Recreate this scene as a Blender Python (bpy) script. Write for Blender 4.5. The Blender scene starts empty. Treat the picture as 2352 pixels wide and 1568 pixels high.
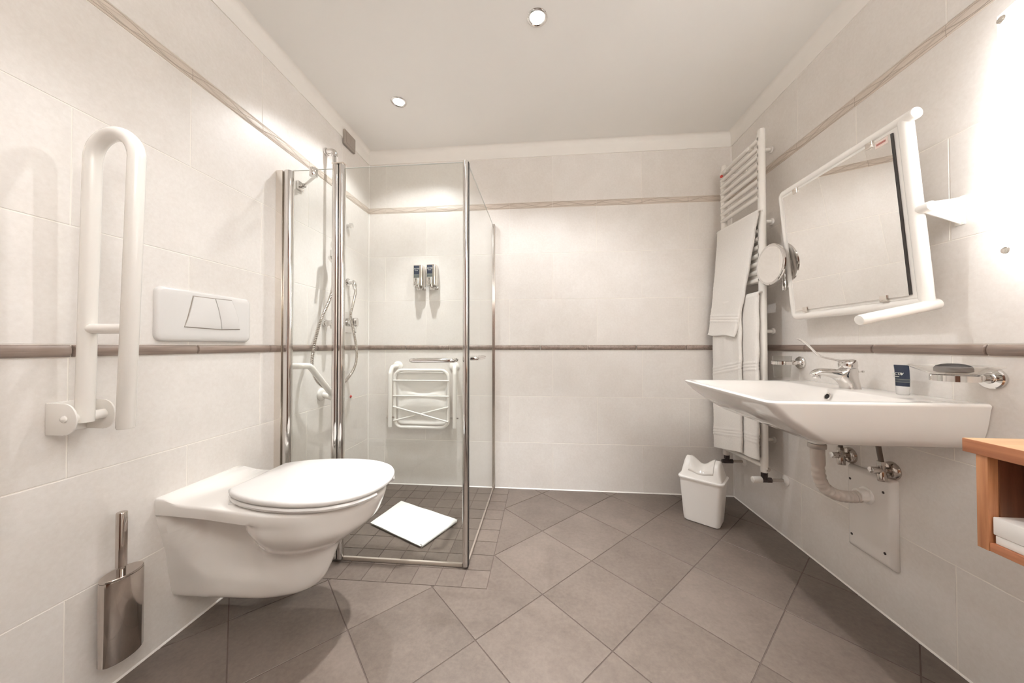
import bpy, bmesh, math, random
from mathutils import Vector, Matrix
random.seed(7)
C = bpy.context.scene.collection
PI = math.pi
XL, XR, YB, YF, ZC = -1.1735, 1.1763, 2.1494, -0.95, 2.246
ZTT = 2.1614            # top of the tiling
V = Vector

# ------------------------------------------------------------------ materials
def new_mat(name):
    m = bpy.data.materials.new(name); m.use_nodes = True
    nt = m.node_tree
    return m, nt, nt.nodes['Principled BSDF']

def nd(nt, typ, **kw):
    n = nt.nodes.new(typ)
    for k, v in kw.items():
        if k.startswith('i_'):
            n.inputs[k[2:].replace('_', ' ')].default_value = v
        else:
            setattr(n, k, v)
    return n

def rgba(c): return (c[0], c[1], c[2], 1.0)

def plain(name, col, rough=0.4, metal=0.0, var=0.04, scale=12, bump=0.0, bscale=200, coat=0.0, spec=0.5):
    m, nt, p = new_mat(name)
    tc = nd(nt, 'ShaderNodeTexCoord')
    nz = nd(nt, 'ShaderNodeTexNoise', i_Scale=scale, i_Detail=4.0)
    nt.links.new(tc.outputs['Object'], nz.inputs['Vector'])
    mx = nd(nt, 'ShaderNodeMix', data_type='RGBA')
    mx.inputs['A'].default_value = rgba([max(0, c * (1 - var)) for c in col])
    mx.inputs['B'].default_value = rgba([min(1, c * (1 + var)) for c in col])
    nt.links.new(nz.outputs['Fac'], mx.inputs['Factor'])
    nt.links.new(mx.outputs['Result'], p.inputs['Base Color'])
    p.inputs['Roughness'].default_value = rough
    p.inputs['Metallic'].default_value = metal
    p.inputs['Coat Weight'].default_value = coat
    p.inputs['Coat Roughness'].default_value = 0.05
    p.inputs['Specular IOR Level'].default_value = spec
    if bump:
        n2 = nd(nt, 'ShaderNodeTexNoise', i_Scale=bscale, i_Detail=3.0)
        nt.links.new(tc.outputs['Object'], n2.inputs['Vector'])
        b = nd(nt, 'ShaderNodeBump', i_Strength=bump, i_Distance=0.002)
        nt.links.new(n2.outputs['Fac'], b.inputs['Height'])
        nt.links.new(b.outputs['Normal'], p.inputs['Normal'])
    return m

def thin_glass(name, tint, ior=1.5, rough=0.02, haze=0.0):
    m, nt, p = new_mat(name)
    nt.nodes.remove(p)
    out = [n for n in nt.nodes if n.type == 'OUTPUT_MATERIAL'][0]
    tr = nd(nt, 'ShaderNodeBsdfTransparent'); tr.inputs['Color'].default_value = rgba(tint)
    gl = nd(nt, 'ShaderNodeBsdfGlossy'); gl.inputs['Roughness'].default_value = rough
    gl.inputs['Color'].default_value = (1, 1, 1, 1)
    fr = nd(nt, 'ShaderNodeFresnel'); fr.inputs['IOR'].default_value = ior
    ge = nd(nt, 'ShaderNodeNewGeometry')
    inv = nd(nt, 'ShaderNodeMath', operation='SUBTRACT'); inv.inputs[0].default_value = 1.0
    nt.links.new(ge.outputs['Backfacing'], inv.inputs[1])
    mu = nd(nt, 'ShaderNodeMath', operation='MULTIPLY')
    nt.links.new(fr.outputs['Fac'], mu.inputs[0]); nt.links.new(inv.outputs[0], mu.inputs[1])
    ms = nd(nt, 'ShaderNodeMixShader')
    nt.links.new(mu.outputs[0], ms.inputs['Fac'])
    last = tr
    if haze:
        df = nd(nt, 'ShaderNodeBsdfDiffuse'); df.inputs['Color'].default_value = (0.9, 0.9, 0.9, 1)
        m2 = nd(nt, 'ShaderNodeMixShader'); m2.inputs['Fac'].default_value = haze
        nt.links.new(tr.outputs[0], m2.inputs[1]); nt.links.new(df.outputs[0], m2.inputs[2]); last = m2
    nt.links.new(last.outputs[0], ms.inputs[1]); nt.links.new(gl.outputs[0], ms.inputs[2])
    nt.links.new(ms.outputs[0], out.inputs['Surface'])
    return m

def tile_mat(name, dark, light, rough, streak=0.0, bump=0.12, tone=0.05, spec=0.5, fine=90):
    """glazed stoneware: cloudy colour, fine grain, a tone of its own for every tile"""
    m, nt, p = new_mat(name)
    tc = nd(nt, 'ShaderNodeTexCoord')
    at = nd(nt, 'ShaderNodeAttribute'); at.attribute_name = 'tile_tone'
    off = nd(nt, 'ShaderNodeVectorMath', operation='MULTIPLY_ADD')
    cmb = nd(nt, 'ShaderNodeCombineXYZ')
    for k in range(3): nt.links.new(at.outputs['Fac'], cmb.inputs[k])
    off.inputs[1].default_value = (13, 7, 19)
    nt.links.new(cmb.outputs[0], off.inputs[0]); nt.links.new(tc.outputs['Object'], off.inputs[2])
    n1 = nd(nt, 'ShaderNodeTexNoise', i_Scale=5.0, i_Detail=6.0, i_Roughness=0.62)
    nt.links.new(off.outputs[0], n1.inputs['Vector'])
    n2 = nd(nt, 'ShaderNodeTexNoise', i_Scale=float(fine), i_Detail=4.0, i_Roughness=0.7)
    nt.links.new(off.outputs[0], n2.inputs['Vector'])
    a = nd(nt, 'ShaderNodeMath', operation='MULTIPLY_ADD'); a.inputs[1].default_value = 0.45
    b = nd(nt, 'ShaderNodeMath', operation='MULTIPLY'); b.inputs[1].default_value = 0.55
    nt.links.new(n1.outputs['Fac'], b.inputs[0])
    nt.links.new(n2.outputs['Fac'], a.inputs[0]); nt.links.new(b.outputs[0], a.inputs[2])
    t = nd(nt, 'ShaderNodeMath', operation='MULTIPLY_ADD'); t.inputs[1].default_value = tone * 4
    nt.links.new(at.outputs['Fac'], t.inputs[0]); nt.links.new(a.outputs[0], t.inputs[2])
    src = t
    if streak:
        mp = nd(nt, 'ShaderNodeMapping'); mp.inputs['Rotation'].default_value = (0, 0, 0.7)
        mp.inputs['Scale'].default_value = (6, 90, 6)
        nt.links.new(off.outputs[0], mp.inputs['Vector'])
        n3 = nd(nt, 'ShaderNodeTexNoise', i_Scale=1.0, i_Detail=5.0, i_Roughness=0.75, i_Distortion=1.5)
        nt.links.new(mp.outputs[0], n3.inputs['Vector'])
        r3 = nd(nt, 'ShaderNodeMapRange'); r3.inputs['From Min'].default_value = 0.62; r3.inputs['From Max'].default_value = 0.8
        r3.inputs['To Max'].default_value = streak
        nt.links.new(n3.outputs['Fac'], r3.inputs['Value'])
        ad = nd(nt, 'ShaderNodeMath', operation='ADD')
        nt.links.new(t.outputs[0], ad.inputs[0]); nt.links.new(r3.outputs[0], ad.inputs[1]); src = ad
    rp = nd(nt, 'ShaderNodeValToRGB')
    rp.color_ramp.elements[0].position = 0.3; rp.color_ramp.elements[0].color = rgba(dark)
    rp.color_ramp.elements[1].position = 0.8; rp.color_ramp.elements[1].color = rgba(light)
    nt.links.new(src.outputs[0], rp.inputs['Fac'])
    nt.links.new(rp.outputs['Color'], p.inputs['Base Color'])
    p.inputs['Roughness'].default_value = rough
    p.inputs['Specular IOR Level'].default_value = spec
    bp = nd(nt, 'ShaderNodeBump', i_Strength=bump, i_Distance=0.002)
    nt.links.new(a.outputs[0], bp.inputs['Height']); nt.links.new(bp.outputs['Normal'], p.inputs['Normal'])
    return m

def wave_band_mat():
    m, nt, p = new_mat('wave_border_glaze')
    uv = nd(nt, 'ShaderNodeUVMap'); sp = nd(nt, 'ShaderNodeSeparateXYZ')
    nt.links.new(uv.outputs[0], sp.inputs[0])
    def M(op, a, b=None, c=None):
        n = nd(nt, 'ShaderNodeMath', operation=op)
        for i, x in enumerate((a, b, c)):
            if x is None: continue
            if isinstance(x, (int, float)): n.inputs[i].default_value = x
            else: nt.links.new(x, n.inputs[i])
        return n.outputs[0]
    u, v = sp.outputs['X'], sp.outputs['Y']
    tot = None
    for (lam, ph, amp, cen, wid, st) in ((0.30, 0.0, 0.34, 0.52, 0.05, 1.0), (0.30, 2.4, 0.30, 0.5, 0.035, .7),
                                         (0.15, 1.0, 0.18, 0.3, 0.03, .6), (0.30, 4.2, 0.22, 0.7, 0.03, .5), (0.6, 0.4, 0.06, 0.12, 0.04, .9), (0.6, 1.4, 0.05, 0.9, 0.035, .8)):
        s = M('SINE', M('MULTIPLY_ADD', u, 2 * PI / lam, ph))
        d = M('ABSOLUTE', M('SUBTRACT', v, M('MULTIPLY_ADD', s, amp, cen)))
        l = M('MULTIPLY', M('MAXIMUM', M('SUBTRACT', 1.0, M('DIVIDE', d, wid)), 0.0), st)
        tot = l if tot is None else M('MAXIMUM', tot, l)
    mp = nd(nt, 'ShaderNodeMapping'); mp.inputs['Scale'].default_value = (14, 9, 1)
    nt.links.new(uv.outputs[0], mp.inputs['Vector'])
    nz = nd(nt, 'ShaderNodeTexNoise', i_Scale=1.0, i_Detail=5.0, i_Distortion=0.6)
    nt.links.new(mp.outputs[0], nz.inputs['Vector'])
    mx = nd(nt, 'ShaderNodeMix', data_type='RGBA')
    mx.inputs['A'].default_value = (0.54, 0.455, 0.385, 1); mx.inputs['B'].default_value = (0.74, 0.665, 0.59, 1)
    nt.links.new(nz.outputs['Fac'], mx.inputs['Factor'])
    m2 = nd(nt, 'ShaderNodeMix', data_type='RGBA'); m2.inputs['B'].default_value = (0.31, 0.235, 0.18, 1)
    nt.links.new(M('MULTIPLY', tot, 0.75), m2.inputs['Factor']); nt.links.new(mx.outputs['Result'], m2.inputs['A'])
    nt.links.new(m2.outputs['Result'], p.inputs['Base Color'])
    p.inputs['Roughness'].default_value = 0.4
    b = nd(nt, 'ShaderNodeBump', i_Strength=0.5, i_Distance=0.003)
    nt.links.new(tot, b.inputs['Height']); nt.links.new(b.outputs['Normal'], p.inputs['Normal'])
    return m

def grain_mat(name, dark, light, axis, rough=0.45, stretch=30, coat=0.1):
    m, nt, p = new_mat(name)
    tc = nd(nt, 'ShaderNodeTexCoord'); mp = nd(nt, 'ShaderNodeMapping')
    sc = [stretch] * 3; sc[axis] = 2.2
    mp.inputs['Scale'].default_value = sc
    nt.links.new(tc.outputs['Object'], mp.inputs['Vector'])
    n1 = nd(nt, 'ShaderNodeTexNoise', i_Scale=1.0, i_Detail=6.0, i_Roughness=0.6, i_Distortion=0.9)
    nt.links.new(mp.outputs[0], n1.inputs['Vector'])
    sc2 = [stretch * 4] * 3; sc2[axis] = 6
    mp2 = nd(nt, 'ShaderNodeMapping'); mp2.inputs['Scale'].default_value = sc2
    nt.links.new(tc.outputs['Object'], mp2.inputs['Vector'])
    n2 = nd(nt, 'ShaderNodeTexNoise', i_Scale=1.0, i_Detail=3.0)
    nt.links.new(mp2.outputs[0], n2.inputs['Vector'])
    ad = nd(nt, 'ShaderNodeMath', operation='MULTIPLY_ADD'); ad.inputs[1].default_value = 0.3
    nt.links.new(n2.outputs['Fac'], ad.inputs[0]); nt.links.new(n1.outputs['Fac'], ad.inputs[2])
    rp = nd(nt, 'ShaderNodeValToRGB')
    rp.color_ramp.elements[0].position = 0.45; rp.color_ramp.elements[0].color = rgba(dark)
    rp.color_ramp.elements[1].position = 0.8; rp.color_ramp.elements[1].color = rgba(light)
    nt.links.new(ad.outputs[0], rp.inputs['Fac']); nt.links.new(rp.outputs['Color'], p.inputs['Base Color'])
    p.inputs['Roughness'].default_value = rough; p.inputs['Coat Weight'].default_value = coat
    return m

def glow(name, col, strength, rough=0.3):
    m, nt, p = new_mat(name)
    p.inputs['Base Color'].default_value = rgba(col); p.inputs['Roughness'].default_value = rough
    p.inputs['Emission Color'].default_value = rgba(col); p.inputs['Emission Strength'].default_value = strength
    return m

TILE = tile_mat('wall_tile_glaze', (0.72, 0.675, 0.63), (0.86, 0.83, 0.80), 0.38, bump=0.10, tone=0.035)
GROUT = plain('wall_grout', (0.88, 0.84, 0.78), 0.8)
FLOORT = tile_mat('floor_tile_stoneware', (0.094, 0.072, 0.058), (0.196, 0.156, 0.129), 0.42, streak=0.28, bump=0.25, tone=0.04, fine=70)
FGROUT = plain('floor_grout', (0.10, 0.074, 0.06), 0.85, var=0.25, scale=20)
LINER = grain_mat('dark_liner_glaze', (0.17, 0.122, 0.10), (0.31, 0.24, 0.20), 1, 0.35, 60)
BAND = wave_band_mat()
PLASTER = plain('white_plaster', (0.86, 0.83, 0.785), 0.85, var=0.02, bump=0.05)
PAINT = plain('ceiling_paint', (0.88, 0.865, 0.835), 0.9, var=0.02, scale=3)
SEAL = plain('white_silicone', (0.86, 0.83, 0.79), 0.4)
CERAMIC = plain('white_ceramic', (0.83, 0.80, 0.765), 0.08, var=0.01, coat=0.5)
LIDPL = plain('white_seat_plastic', (0.72, 0.70, 0.68), 0.22, var=0.01)
WHITE = plain('white_lacquer', (0.86, 0.83, 0.785), 0.22, var=0.01, coat=0.2)
PLASTIC = plain('white_plastic', (0.90, 0.875, 0.84), 0.33, var=0.015)
GREYPL = plain('grey_white_pipe_plastic', (0.62, 0.56, 0.51), 0.45, var=0.06)
CHROME = plain('chrome', (0.73, 0.71, 0.69), 0.06, 1.0, var=0.01)
SATIN = plain('satin_aluminium', (0.80, 0.76, 0.71), 0.16, 1.0, var=0.02)
STEEL = plain('polished_steel', (0.55, 0.50, 0.46), 0.10, 1.0, var=0.03)
DARKM = plain('dark_metal', (0.075, 0.06, 0.058), 0.3, 0.8)
RUBBER = plain('dark_rubber', (0.03, 0.025, 0.022), 0.6)
GLASS = thin_glass('shower_glass', (0.955, 0.965, 0.955))
CLEAR = thin_glass('clear_tumbler_glass', (0.94, 0.94, 0.93))
FROSTD = thin_glass('frosted_dish_glass', (0.90, 0.89, 0.87), rough=0.1, haze=0.12)
EDGE = plain('polished_glass_edge', (.78, .80, .77), .2)
MIRROR = plain('mirror_silver', (0.90, 0.89, 0.87), 0.004, 1.0, var=0.0)
TERRY = plain('white_terry', (0.86, 0.83, 0.79), 0.95, var=0.05, scale=120, bump=0.8, bscale=420, spec=0.1)
MATTOWEL = plain('white_bath_mat_cotton', (0.80, 0.80, 0.775), 0.95, var=0.03, scale=120, bump=0.5, bscale=420, spec=0.1)
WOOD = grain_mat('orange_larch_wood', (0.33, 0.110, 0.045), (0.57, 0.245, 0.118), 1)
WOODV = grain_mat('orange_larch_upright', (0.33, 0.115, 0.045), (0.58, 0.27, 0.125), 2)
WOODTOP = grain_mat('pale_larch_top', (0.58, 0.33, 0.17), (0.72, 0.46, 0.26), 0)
WOODIN = grain_mat('shade_darkened_inner_wood', (0.085, 0.030, 0.014), (0.19, 0.075, 0.036), 2)  # shade inside the shelf, put into the wood colour
DOORW = grain_mat('door_wood', (0.10, 0.035, 0.02), (0.22, 0.09, 0.05), 2, 0.35)
NAVY = plain('navy_label', (0.024, 0.032, 0.055), 0.42, spec=0.3)
GREYG = plain('grey_green_stripe', (0.13, 0.14, 0.125), 0.4)
LETTER = plain('pale_lettering', (0.72, 0.72, 0.66), 0.5)
RED = plain('red_plastic', (0.50, 0.05, 0.035), 0.4)
STICK = plain('pale_sticker', (0.80, 0.66, 0.60), 0.5)
GREYV = plain('grey_vent_plastic', (0.33, 0.285, 0.245), 0.5)
DARKHOLE = plain('dark_hole', (0.02, 0.017, 0.015), 0.8)
BULB = glow('lamp_bulb_glow', (1.0, 0.96, 0.90), 30)
LAMPG = glow('frosted_lamp_glass_glow', (0.985, 1.0, 1.02), 6.0)

# ------------------------------------------------------------------ objects
ORG = {}
def origin(o): return ORG.get(o.name, V((0, 0, 0)))

def thing(name, label, cat, loc, group=None):
    o = bpy.data.objects.new(name, None); C.objects.link(o)
    o.empty_display_size = 0.05
    o.location = loc; ORG[o.name] = V(loc)
    o['label'] = label; o['category'] = cat
    if group: o['group'] = group
    return o

def tag(o, label, cat, group=None):
    o['label'] = label; o['category'] = cat
    if group: o['group'] = group
    return o

def struct(o): o['kind'] = 'structure'; return o

class B:
    def __init__(s):
        s.bm = bmesh.new()
        s.tone = s.bm.faces.layers.float.new('tile_tone')
    def face(s, vs, tone=0.0):
        try:
            f = s.bm.faces.new(vs); f[s.tone] = tone; return f
        except ValueError:
            return None
    def grid(s, rows, closed_u=False, closed_v=False, tone=0.0, flip=False):
        """rows of points -> quad surface"""
        vv = [[s.bm.verts.new(p) for p in r] for r in rows]
        n, m = len(vv), len(vv[0])
        for i in range(n if closed_v else n - 1):
            for j in range(m if closed_u else m - 1):
                q = [vv[i][j], vv[i][(j + 1) % m], vv[(i + 1) % n][(j + 1) % m], vv[(i + 1) % n][j]]
                if flip: q.reverse()
                s.face(q, tone)
        return vv
    def loft(s, rings, cap0=True, cap1=True):
        vv = s.grid(rings, closed_u=True)
        if cap0: s.face(list(reversed(vv[0])))
        if cap1: s.face(vv[-1])
        return vv
    def box(s, lo, hi, bev=0.0, seg=2, mat=None):
        lo, hi = V(lo), V(hi)
        c, d = (lo + hi) / 2, hi - lo
        r = bmesh.ops.create_cube(s.bm, size=1.0)
        vs = r['verts']
        for v in vs: v.co = V((v.co.x * d.x, v.co.y * d.y, v.co.z * d.z))
        if bev > 0:
            es = list({e for v in vs for e in v.link_edges})
            rb = bmesh.ops.bevel(s.bm, geom=es, offset=bev, segments=seg, profile=0.5, affect='EDGES')
            vs = list({v for f in rb['faces'] for v in f.verts} | {v for v in vs if v.is_valid})
        for v in vs:
            v.co = (mat @ v.co if mat else v.co) + c
        return s
    def tube(s, pts, r, seg=14, cap=True, closed=False, up=None):
        pts = [V(p) for p in pts]; n = len(pts)
        rr = r if isinstance(r, (list, tuple)) else [r] * n
        tang = []
        for i in range(n):
            a = pts[i - 1] if (i > 0 or closed) else pts[i]
            b = pts[(i + 1) % n] if (i < n - 1 or closed) else pts[i]
            tang.append((b - a).normalized())
        nrm = tang[0].orthogonal().normalized() if up is None else V(up)
        rings = []
        for i in range(n):
            nrm = (nrm - tang[i] * nrm.dot(tang[i])).normalized()
            bn = tang[i].cross(nrm)
            rings.append([pts[i] + (nrm * math.cos(2 * PI * k / seg) + bn * math.sin(2 * PI * k / seg)) * rr[i] for k in range(seg)])
        if closed:
            s.grid(rings, closed_u=True, closed_v=True)
        else:
            s.loft(rings, cap, cap)
        return s
    def cyl(s, a, b, r, seg=20, bev=0.0, r2=None):
        a, b = V(a), V(b); r2 = r if r2 is None else r2
        if bev > 0:
            d = (b - a).normalized()
            return s.tube([a, a + d * bev * .3, a + d * bev, b - d * bev, b - d * bev * .3, b], [r - bev, r - bev * .3, r, r2, r2 - bev * .3, r2 - bev], seg)
        return s.tube([a, b], [r, r2], seg)
    def lathe(s, org, axis, prof, seg=28, cap=True):
        """prof: (radius, distance along the axis)"""
        a = V(axis).normalized(); u = a.orthogonal().normalized(); w = a.cross(u)
        org = V(org)
        rings = [[org + a * h + (u * math.cos(2 * PI * k / seg) + w * math.sin(2 * PI * k / seg)) * max(r, 1e-5) for k in range(seg)] for r, h in prof]
        s.loft(rings, cap, cap)
        return s
    def prism(s, poly, d, bev=0.0):
        """poly: 3-D points of a flat outline, pushed along d"""
        d = V(d); p0 = [V(p) for p in poly]
        if bev > 0:
            cen = sum(p0, V()) / len(p0)
            def ins(k):
                out = []
                n = len(p0)
                for i in range(n):
                    e1 = (p0[i] - p0[i - 1]).normalized(); e2 = (p0[(i + 1) % n] - p0[i]).normalized()
                    nn = d.normalized()
                    n1, n2 = nn.cross(e1), nn.cross(e2)
                    if n1.dot(cen - p0[i]) < 0 and n2.dot(cen - p0[i]) < 0: n1, n2 = -n1, -n2
                    q = (n1 + n2); den = 1 + n1.dot(n2)
                    out.append(p0[i] + q * (k / max(den, 0.3)))
                return out
            dl = d.length; dn = d.normalized()
            i1, i2 = ins(bev), ins(bev * .3)
            rings = [[p for p in i1], [p + dn * bev * .3 for p in i2], [p + dn * bev for p in p0],
                     [p + dn * (dl - bev) for p in p0], [p + dn * (dl - bev * .3) for p in i2], [p + d for p in i1]]
        else:
            rings = [p0, [p + d for p in p0]]
        s.loft(rings)
        return s
    def build(s, name, mat, parent=None, smooth=True, angle=40, solid=None):
        bm = s.bm
        bmesh.ops.remove_doubles(bm, verts=bm.verts, dist=1e-6)
        bmesh.ops.recalc_face_normals(bm, faces=bm.faces)
        po = origin(parent) if parent else V((0, 0, 0))
        me = bpy.data.meshes.new(name)
        org = po
        for v in bm.verts: v.co -= org
        bm.to_mesh(me); bm.free()
        me.materials.append(mat)
        if smooth:
            me.polygons.foreach_set('use_smooth', [True] * len(me.polygons))
            me.set_sharp_from_angle(angle=math.radians(angle))
        o = bpy.data.objects.new(name, me); C.objects.link(o)
        if parent: o.parent = parent
        ORG[o.name] = V(org)
        if solid:
            md = o.modifiers.new('thickness', 'SOLIDIFY'); md.thickness = solid; md.offset = 0
        return o

def catmull(pts, k=8, closed=False):
    pts = [V(p) for p in pts]; n = len(pts); out = []
    for i in range(n if closed else n - 1):
        p1, p2 = pts[i], pts[(i + 1) % n]
        p0 = pts[i - 1] if (i > 0 or closed) else p1 * 2 - p2
        p3 = pts[(i + 2) % n] if (i + 2 < n or closed) else p2 * 2 - p1
        for j in range(k):
            t = j / k
            out.append(0.5 * ((2 * p1) + (p2 - p0) * t + (2 * p0 - 5 * p1 + 4 * p2 - p3) * t * t + (3 * p1 - p0 - 3 * p2 + p3) * t ** 3))
    if not closed: out.append(pts[-1])
    return out

def fillet(pts, r, k=8):
    """polyline with rounded corners"""
    pts = [V(p) for p in pts]; out = [pts[0]]
    for i in range(1, len(pts) - 1):
        a, b, c = pts[i - 1], pts[i], pts[i + 1]
        d1, d2 = (a - b).normalized(), (c - b).normalized()
        ang = d1.angle(d2); rr = r[i - 1] if isinstance(r, (list, tuple)) else r
        L = min(rr / math.tan(ang / 2), (a - b).length * .49, (c - b).length * .49)
        p, q = b + d1 * L, b + d2 * L
        rad = L * math.tan(ang / 2); cen = b + (d1 + d2).normalized() * (rad / math.sin(ang / 2))
        va, vb = p - cen, q - cen; tot = va.angle(vb); ax = va.cross(vb).normalized()
        for j in range(k + 1):
            out.append(cen + Matrix.Rotation(tot * j / k, 3, ax) @ va)
    out.append(pts[-1]); return out

def pchip(xs, ys, x):
    n = len(xs)
    if x <= xs[0]: return ys[0]
    if x >= xs[-1]: return ys[-1]
    h = [xs[i + 1] - xs[i] for i in range(n - 1)]; d = [(ys[i + 1] - ys[i]) / h[i] for i in range(n - 1)]
    m = [0.0] * n; m[0], m[-1] = d[0], d[-1]
    for i in range(1, n - 1):
        if d[i - 1] * d[i] > 0:
            w1, w2 = 2 * h[i] + h[i - 1], h[i] + 2 * h[i - 1]
            m[i] = (w1 + w2) / (w1 / d[i - 1] + w2 / d[i])
    for i in range(n - 1):
        if x <= xs[i + 1]:
            t = (x - xs[i]) / h[i]
            return ((1 + 2 * t) * (1 - t) ** 2 * ys[i] + t * (1 - t) ** 2 * h[i] * m[i] + t * t * (3 - 2 * t) * ys[i + 1] + t * t * (t - 1) * h[i] * m[i + 1])

def rrect(cx, cy, hx, hy, r, z, k=6):
    """rounded rectangle ring in a horizontal plane; r: one radius or four (+x+y, -x+y, -x-y, +x-y)"""
    rs = r if isinstance(r, (list, tuple)) else [r] * 4
    out = []
    for q, (sx, sy) in enumerate(((1, 1), (-1, 1), (-1, -1), (1, -1))):
        rr = rs[q]; ox, oy = cx + sx * (hx - rr), cy + sy * (hy - rr)
        for j in range(k + 1):
            a = PI / 2 * (q + j / k)
            out.append(V((ox + rr * math.cos(a), oy + rr * math.sin(a), z)))
    return out

def text_mesh(name, txt, size, mat, parent, origin_pt, xdir, ydir, depth=0.0006, shear=0.0):
    cu = bpy.data.curves.new(name, 'FONT'); cu.body = txt; cu.size = size; cu.extrude = depth; cu.shear = shear
    cu.align_x = 'CENTER'; cu.align_y = 'CENTER'
    tmp = bpy.data.objects.new(name + '_tmp', cu); C.objects.link(tmp)
    dg = bpy.context.evaluated_depsgraph_get(); dg.update()
    me = bpy.data.meshes.new_from_object(tmp.evaluated_get(dg))
    bpy.data.objects.remove(tmp); me.name = name
    x, y = V(xdir).normalized(), V(ydir).normalized(); z = x.cross(y)
    M = Matrix((x, y, z)).transposed().to_4x4(); M.translation = V(origin_pt) - origin(parent)
    me.transform(M); me.materials.clear(); me.materials.append(mat)
    o = bpy.data.objects.new(name, me); C.objects.link(o); o.parent = parent
    return o

def dup(root, delta, label):
    r = root.copy(); C.objects.link(r); r.location = root.location + V(delta); r['label'] = label
    ORG[r.name] = V(r.location)
    for ch in list(root.children):
        c = ch.copy(); C.objects.link(c); c.parent = r
        for g in list(ch.children):
            d = g.copy(); C.objects.link(d); d.parent = c
    return r

# ------------------------------------------------------------------ the room
TL = 0.5627
def tiled_wall(name, mp, a0, a1, rows, slab):
    """mp(a, z, d): a along the wall, d out into the room"""
    b = B(); g, bv, dp = 0.0014, 0.0007, 0.0008
    for (z0, z1, off) in rows:
        k = math.floor((a0 - off) / TL) - 1
        while off + k * TL < a1:
            s0, s1 = max(a0, off + k * TL + g), min(a1, off + (k + 1) * TL - g); k += 1
            if s1 - s0 < 0.01: continue
            t = random.uniform(-.5, .5)
            zz0, zz1 = z0 + g, z1 - g
            def ring(i, d): return [b.bm.verts.new(mp(a, z, d)) for a, z in ((s0 + i, zz0 + i), (s1 - i, zz0 + i), (s1 - i, zz1 - i), (s0 + i, zz1 - i))]
            r0, r1, r2 = ring(bv, 0), ring(0, -bv * .7), ring(0, -dp - .001)
            b.face(r0, t)
            for p, q in ((r0, r1), (r1, r2)):
                for i in range(4): b.face([p[i], p[(i + 1) % 4], q[(i + 1) % 4], q[i]], t)
    o = struct(b.build(name, TILE, smooth=False))
    g2 = B(); lo = mp(a0 - slab[0], -0.05, -dp); hi = mp(a1 + slab[1], ZC + 0.1, -0.12)
    g2.box([min(p, q) for p, q in zip(lo, hi)], [max(p, q) for p, q in zip(lo, hi)])
    gr = g2.build('grout_backing', GROUT, o, smooth=False)
    return o

def rows_for(s1, s2):
    return [(0.0, .2999, s1), (.2999, .5992, s2), (.5992, .9, s1), (.9313, 1.2293, s2), (1.2293, 1.5285, s1), (1.5285, 1.8246, s2), (1.865, ZTT, s1)]
mpL = lambda a, z, d: V((XL + d, a, z))
mpR = lambda a, z, d: V((XR - d, a, z))
mpB = lambda a, z, d: V((a, YB - d, z))
tiled_wall('wall_left', mpL, YF, YB, rows_for(0.72, 1.0), (0.0, 0.0))
tiled_wall('wall_right', mpR, YF, YB, rows_for(1.058, 1.337), (0.0, 0.0))
tiled_wall('wall_back', mpB, XL, XR, rows_for(0.072, 0.354), (0.12, 0.12))
b = B(); b.box((XL - .12, YF - .12, -.05), (XR + .12, YF, ZC + .1)); struct(b.build('wall_front', PLASTER, smooth=False))
b = B(); b.box((XL - .12, YF - .12, ZC), (XR + .12, YB + .12, ZC + .1)); struct(b.build('ceiling', PAINT, smooth=False))

# door behind the photographer
b = B(); b.box((-.75, YF + .001, 0), (.15, YF + .035, 2.02), .004)
d1 = struct(b.build('door_1', DOORW))
b = B(); b.tube(fillet([(-.66, YF + .035, 1.0), (-.66, YF + .085, 1.0), (-.54, YF + .085, 1.0)], .015), .009); b.cyl((-.66, YF + .034, 1.0), (-.66, YF + .042, 1.0), .024); b.build('door_handle', SATIN, d1)
b = B()
for x0, x1 in ((-.83, -.755), (.155, .23)): b.box((x0, YF + .001, 0), (x1, YF + .05, 2.1), .004)
b.box((-.755, YF + .001, 2.025), (.155, YF + .05, 2.1), .004); b.build('door_frame', DOORW, d1)

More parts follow.
